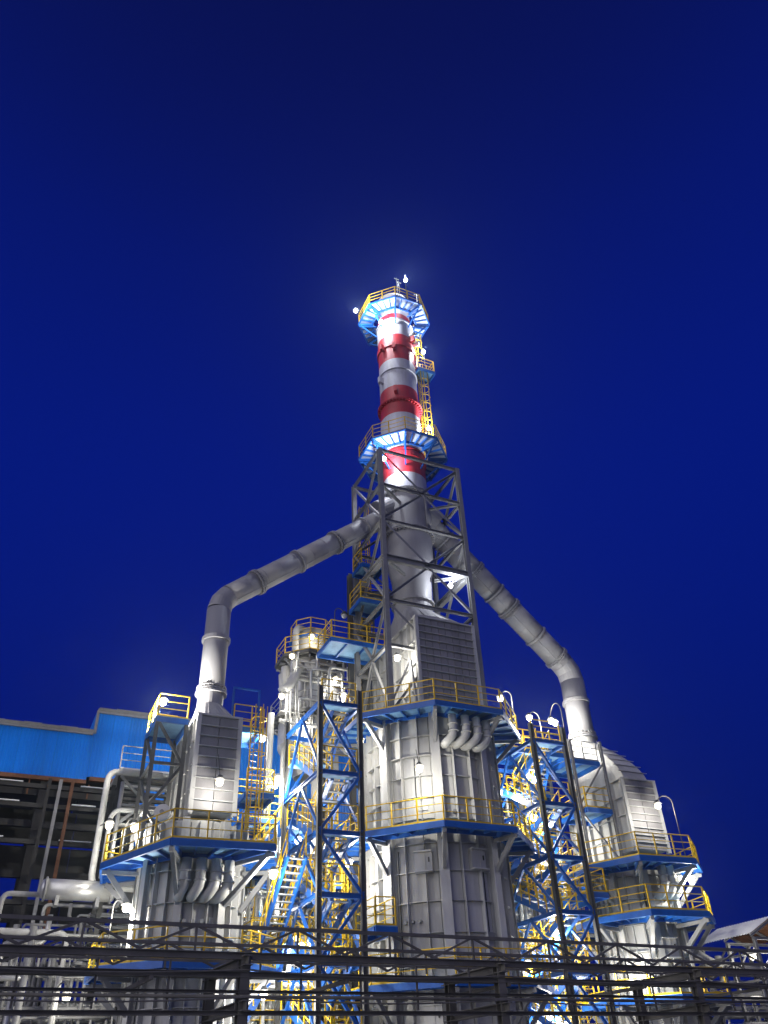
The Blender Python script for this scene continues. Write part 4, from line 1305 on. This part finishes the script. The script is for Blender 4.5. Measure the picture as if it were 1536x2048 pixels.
# ---------------------------------------------------------------- lamps
LP = [
    # label, bulb position, power, style, base, white
    ('glaring lamp on top of the chimney crown', (0.0, -1.9, 54.2), 300, 'gooseneck', (-.2, -2.2, 51.2), 1),
    ('glaring lamp on the outer edge of the chimney top platform', (-3.75, -.4, 50.4), 300, 'bracket', (-3.1, 0, 51.2), 1),
    ('glaring lamp on the chimney ladder balcony', (1.95, -.3, 48.3), 260, 'gooseneck', (2.4, .4, 46.3), 1),
    ('glaring lamp beside the chimney ladder near the lower ring platform', (1.75, -.35, 40.2), 260, 'gooseneck', (2.1, -.1, 37.25), 1),
    ('small white lamp under the lower ring platform, tucked beside the red band', (-2.25, -1.0, 35.6), 200, 'bracket', (-2.0, -.8, 36.9), 1),
    ('small white lamp below the chimney top platform, away from its ladder', (-1.9, -.9, 49.4), 200, 'bracket', (-1.6, -.5, 50.0), 1),
    ('bright lamp inside the lattice tower at the chimney neck', (1.5, -1.5, 26.4), 75, 'bracket', (2.4, -2.0, 26.9), 1),
    ('lamp on a bracket against the central ribbed box', (-2.5, -1.9, 20.8), 120, 'bracket', (-1.75, -1.6, 20.95), 0),
    ('gooseneck lamp on the railing corner of the upper central platform', (4.15, -1.3, 19.7), 240, 'gooseneck', (4.65, -1.7, 17.45), 0),
    ('gooseneck lamp on the bridge by the far stair tower', (7.3, 0.6, 19.7), 220, 'gooseneck', (7.95, .5, 17.3), 0),
    ('nearer of two gooseneck lamps beside the shed-side duct foot', (9.0, .8, 19.8), 220, 'gooseneck', (8.8, -.6, 17.0), 0),
    ('farther of two gooseneck lamps beside the shed-side duct foot', (9.6, 1.2, 19.9), 260, 'gooseneck', (9.9, 1.4, 17.0), 0),
    ('lamp above the high platform nearest the blue-clad building', (-14.2, -.3, 17.3), 1000, 'gooseneck', (-14.4, .2, 16.35), 0),
    ('gooseneck lamp beside the caged ladder and the nearest box', (-9.2, -.1, 16.2), 240, 'gooseneck', (-8.8, .3, 13.6), 0),
    ('paired lamp on the gable-topped railing behind the near stair tower, nearer', (-8.2, .3, 14.4), 240, 'gooseneck', (-8.5, .6, 13.6), 0),
    ('paired lamp behind the near stair tower, partner beside the stair', (-7.9, 1.7, 14.6), 200, 'gooseneck', (-8.2, 1.95, 13.05), 0),
    ('lamp hanging on the front of the ribbed box nearest the blue-clad building', (-11.85, -3.1, 12.9), 85, 'hang', (-11.85, -2.5, 14.3), 0),
    ('lamp hanging from a rod on the lit face of the central furnace', (-2.75, -4.1, 14.1), 150, 'hang', (-2.6, -3.6, 15.2), 0),
    ('nearer of twin lamps between the central furnace and far stair tower', (4.3, .2, 14.9), 120, 'gooseneck', (4.15, 1.4, 13.4), 0),
    ('farther of twin lamps between the central furnace and far stair tower', (5.3, .4, 14.95), 120, 'gooseneck', (5.1, 2.1, 13.45), 0),
    ('lamp high behind the far stair tower column', (6.4, .4, 16.1), 220, 'bracket', (6.65, 1.7, 16.6), 0),
    ('lamp in the yellow railings below the far stair landing', (6.3, .2, 13.75), 220, 'bracket', (6.6, 1.7, 14.2), 0),
    ('gooseneck lamp at the front of the shed-side box', (11.95, -3.3, 13.9), 115, 'gooseneck', (12.55, -3.8, 11.1), 0),
    ('lamp beneath the higher platform of the shed-side furnace', (13.1, -3.2, 10.3), 170, 'bracket', (13.3, -3.4, 10.7), 0),
    ('lamp behind the wide platform railing nearest the blue-clad building', (-14.6, .3, 11.7), 240, 'gooseneck', (-14.9, 1.0, 10.2), 0),
    ('lamp in front of the white pipe loop', (-15.6, 1.0, 11.9), 90, 'bracket', (-15.75, 3.0, 12.4), 0),
    ('gooseneck lamp below the wide platform nearest the blue-clad building', (-14.5, .2, 8.5), 260, 'gooseneck', (-15.0, .4, 6.2), 0),
    ('lamp under the wide platform on the stair side of the nearest furnace', (-9.4, -3.4, 9.3), 240, 'bracket', (-8.6, -3.0, 9.8), 0),
    ('lamp low behind the rack by the far stair tower', (6.35, -.1, 8.1), 380, 'bracket', (6.7, 1.2, 8.4), 0),
    ('lamp near the ground behind the rack', (5.4, 0, 4.6), 380, 'gooseneck', (5.1, .4, 0), 0),
    ('lamp under the crown platform of the stout vessel', (-5.2, 4.2, 24.6), 34, 'bracket', (-5.1, 4.9, 24.9), 0),
    ('lamp on the neck platform of the stout vessel, outer side', (-6.4, 4.2, 23.1), 40, 'bracket', (-6.0, 4.6, 23.5), 0),
    ('large lamp on the shoulder of the stout vessel towards the tower', (-3.75, 3.9, 21.9), 42, 'bracket', (-3.6, 4.5, 22.4), 0),
    ('lower lamp on the shoulder of the stout vessel beside the large one', (-3.3, 3.8, 20.9), 40, 'bracket', (-3.5, 4.4, 21.3), 0),
    ('lamp above the waist platform of the stout vessel, outer side', (-7.0, 4.0, 20.4), 55, 'gooseneck', (-6.8, 4.6, 19.9), 0),
    ('lamp under the waist platform of the stout vessel', (-5.7, 4.0, 19.0), 60, 'bracket', (-5.6, 4.3, 19.6), 0),
    ('added fill lamp under the top deck behind the near stair tower', (-6.3, 2.6, 12.3), 420, 'bracket', (-6.3, 2.3, 12.8), 0),  # added, like those under the decks below, to brighten the pipework
    ('added fill lamp under the upper middle deck behind the near stair tower', (-8.4, 2.4, 9.4), 400, 'bracket', (-8.4, 2.1, 10.0), 0),  # added to brighten this deck's pipework
    ('added fill lamp under the lower middle deck behind the near stair tower', (-5.2, 2.0, 6.7), 400, 'bracket', (-5.2, 1.7, 7.2), 0),  # added fill for the pipes beneath
    ('added fill lamp under the bottom deck behind the near stair tower', (-7.6, 1.6, 3.5), 380, 'bracket', (-7.6, 1.3, 4.0), 0),  # added fill for the lowest pipes
    ('added fill lamp under the upper deck behind the far stair tower', (8.2, 2.3, 12.6), 340, 'bracket', (8.2, 2.0, 13.2), 0),  # added to brighten the far pipework from above
    ('added fill lamp under the middle deck behind the far stair tower', (8.4, 2.2, 9.5), 380, 'bracket', (8.4, 2.0, 10.0), 0),  # added fill under the far middle deck
    ('added fill lamp in the pipework under the blue-clad building', (-16.0, 2.6, 5.6), 100, 'gooseneck', (-16.4, 3.4, 0), 0),  # added to brighten the pipes under the building
    ('added fill lamp above the second deck of the grey rear structure', (5.0, 7.6, 9.2), 380, 'bracket', (5.0, 8.5, 9.8), 0),  # added to light the exchangers at the rear
    ('added fill lamp above the bottom deck of the grey rear structure', (8.4, 7.4, 5.8), 380, 'bracket', (8.4, 8.5, 6.4), 0),  # added fill for the lower exchanger rows
    ('lamp on the stair tower landing beside the central furnace', (-4.9, -.6, 10.6), 260, 'gooseneck', (-5.5, .5, 8.7), 0),
    ('lamp under the upper central platform beside the near stair tower', (-4.5, -1.3, 16.2), 110, 'bracket', (-4.3, -1.6, 17.0), 0),
    ('added fill lamp in the stair tower at the lower landing', (-7.0, .4, 7.6), 260, 'bracket', (-7.6, .75, 8.0), 0),  # added fill inside the near stairs
    ('added fill lamp in the far stair tower at the lower landing', (5.4, 1.2, 6.9), 260, 'bracket', (4.8, 1.7, 7.4), 0),  # added fill inside the far stairs
    ('lamp hanging low behind the rack at the nearest furnace', (-9.2, -2.2, 5.2), 300, 'bracket', (-8.8, -1.6, 5.9), 0),
    ('added fill lamp under the snow-roofed shed', (17.0, -2.2, 7.0), 90, 'bracket', (16.7, -2.8, 7.4), 0),  # added to brighten the shed from below
    ('added fill lamp low at the foot of the shed-side furnace', (9.2, -2.4, 6.4), 300, 'gooseneck', (9.0, -3.2, 5.2), 0),  # added to brighten the lower shell and pipes here
]
for lab, p, pw, sty, b, wh in LP:
    lamp(lab, p, pw, sty, b, bool(wh))
lamp('unlit gooseneck lamp on the walkway beside the lattice tower', (-4.1, 1.6, 24.9), 0, 'gooseneck', (-4.75, 1.5, 22.9), False, lit=False)

# ---------------------------------------------------------------- thin haze volume, added to give the lamps soft halos
hm = bpy.data.materials.new('glow_haze')
hm.use_nodes = True
hn = hm.node_tree
hn.nodes.remove(hn.nodes['Principled BSDF'])
pv = hn.nodes.new('ShaderNodeVolumePrincipled')
pv.inputs['Color'].default_value = (0.58, 0.78, 1.0, 1)
pv.inputs['Density'].default_value = 0.00028
pv.inputs['Anisotropy'].default_value = 0.86
hn.links.new(pv.outputs[0], hn.nodes['Material Output'].inputs['Volume'])
me = bpy.data.meshes.new('haze')
vs, fs = box_geo()
me.from_pydata([(x * 120, y * 120 + 40, z * 62 - 1) for x, y, z in vs], [], fs)
me.materials.append(hm)
ho = bpy.data.objects.new('haze', me)
COL.objects.link(ho)
ho['kind'] = 'stuff'
ho['label'] = 'added thin haze that gives the lamps their halos'
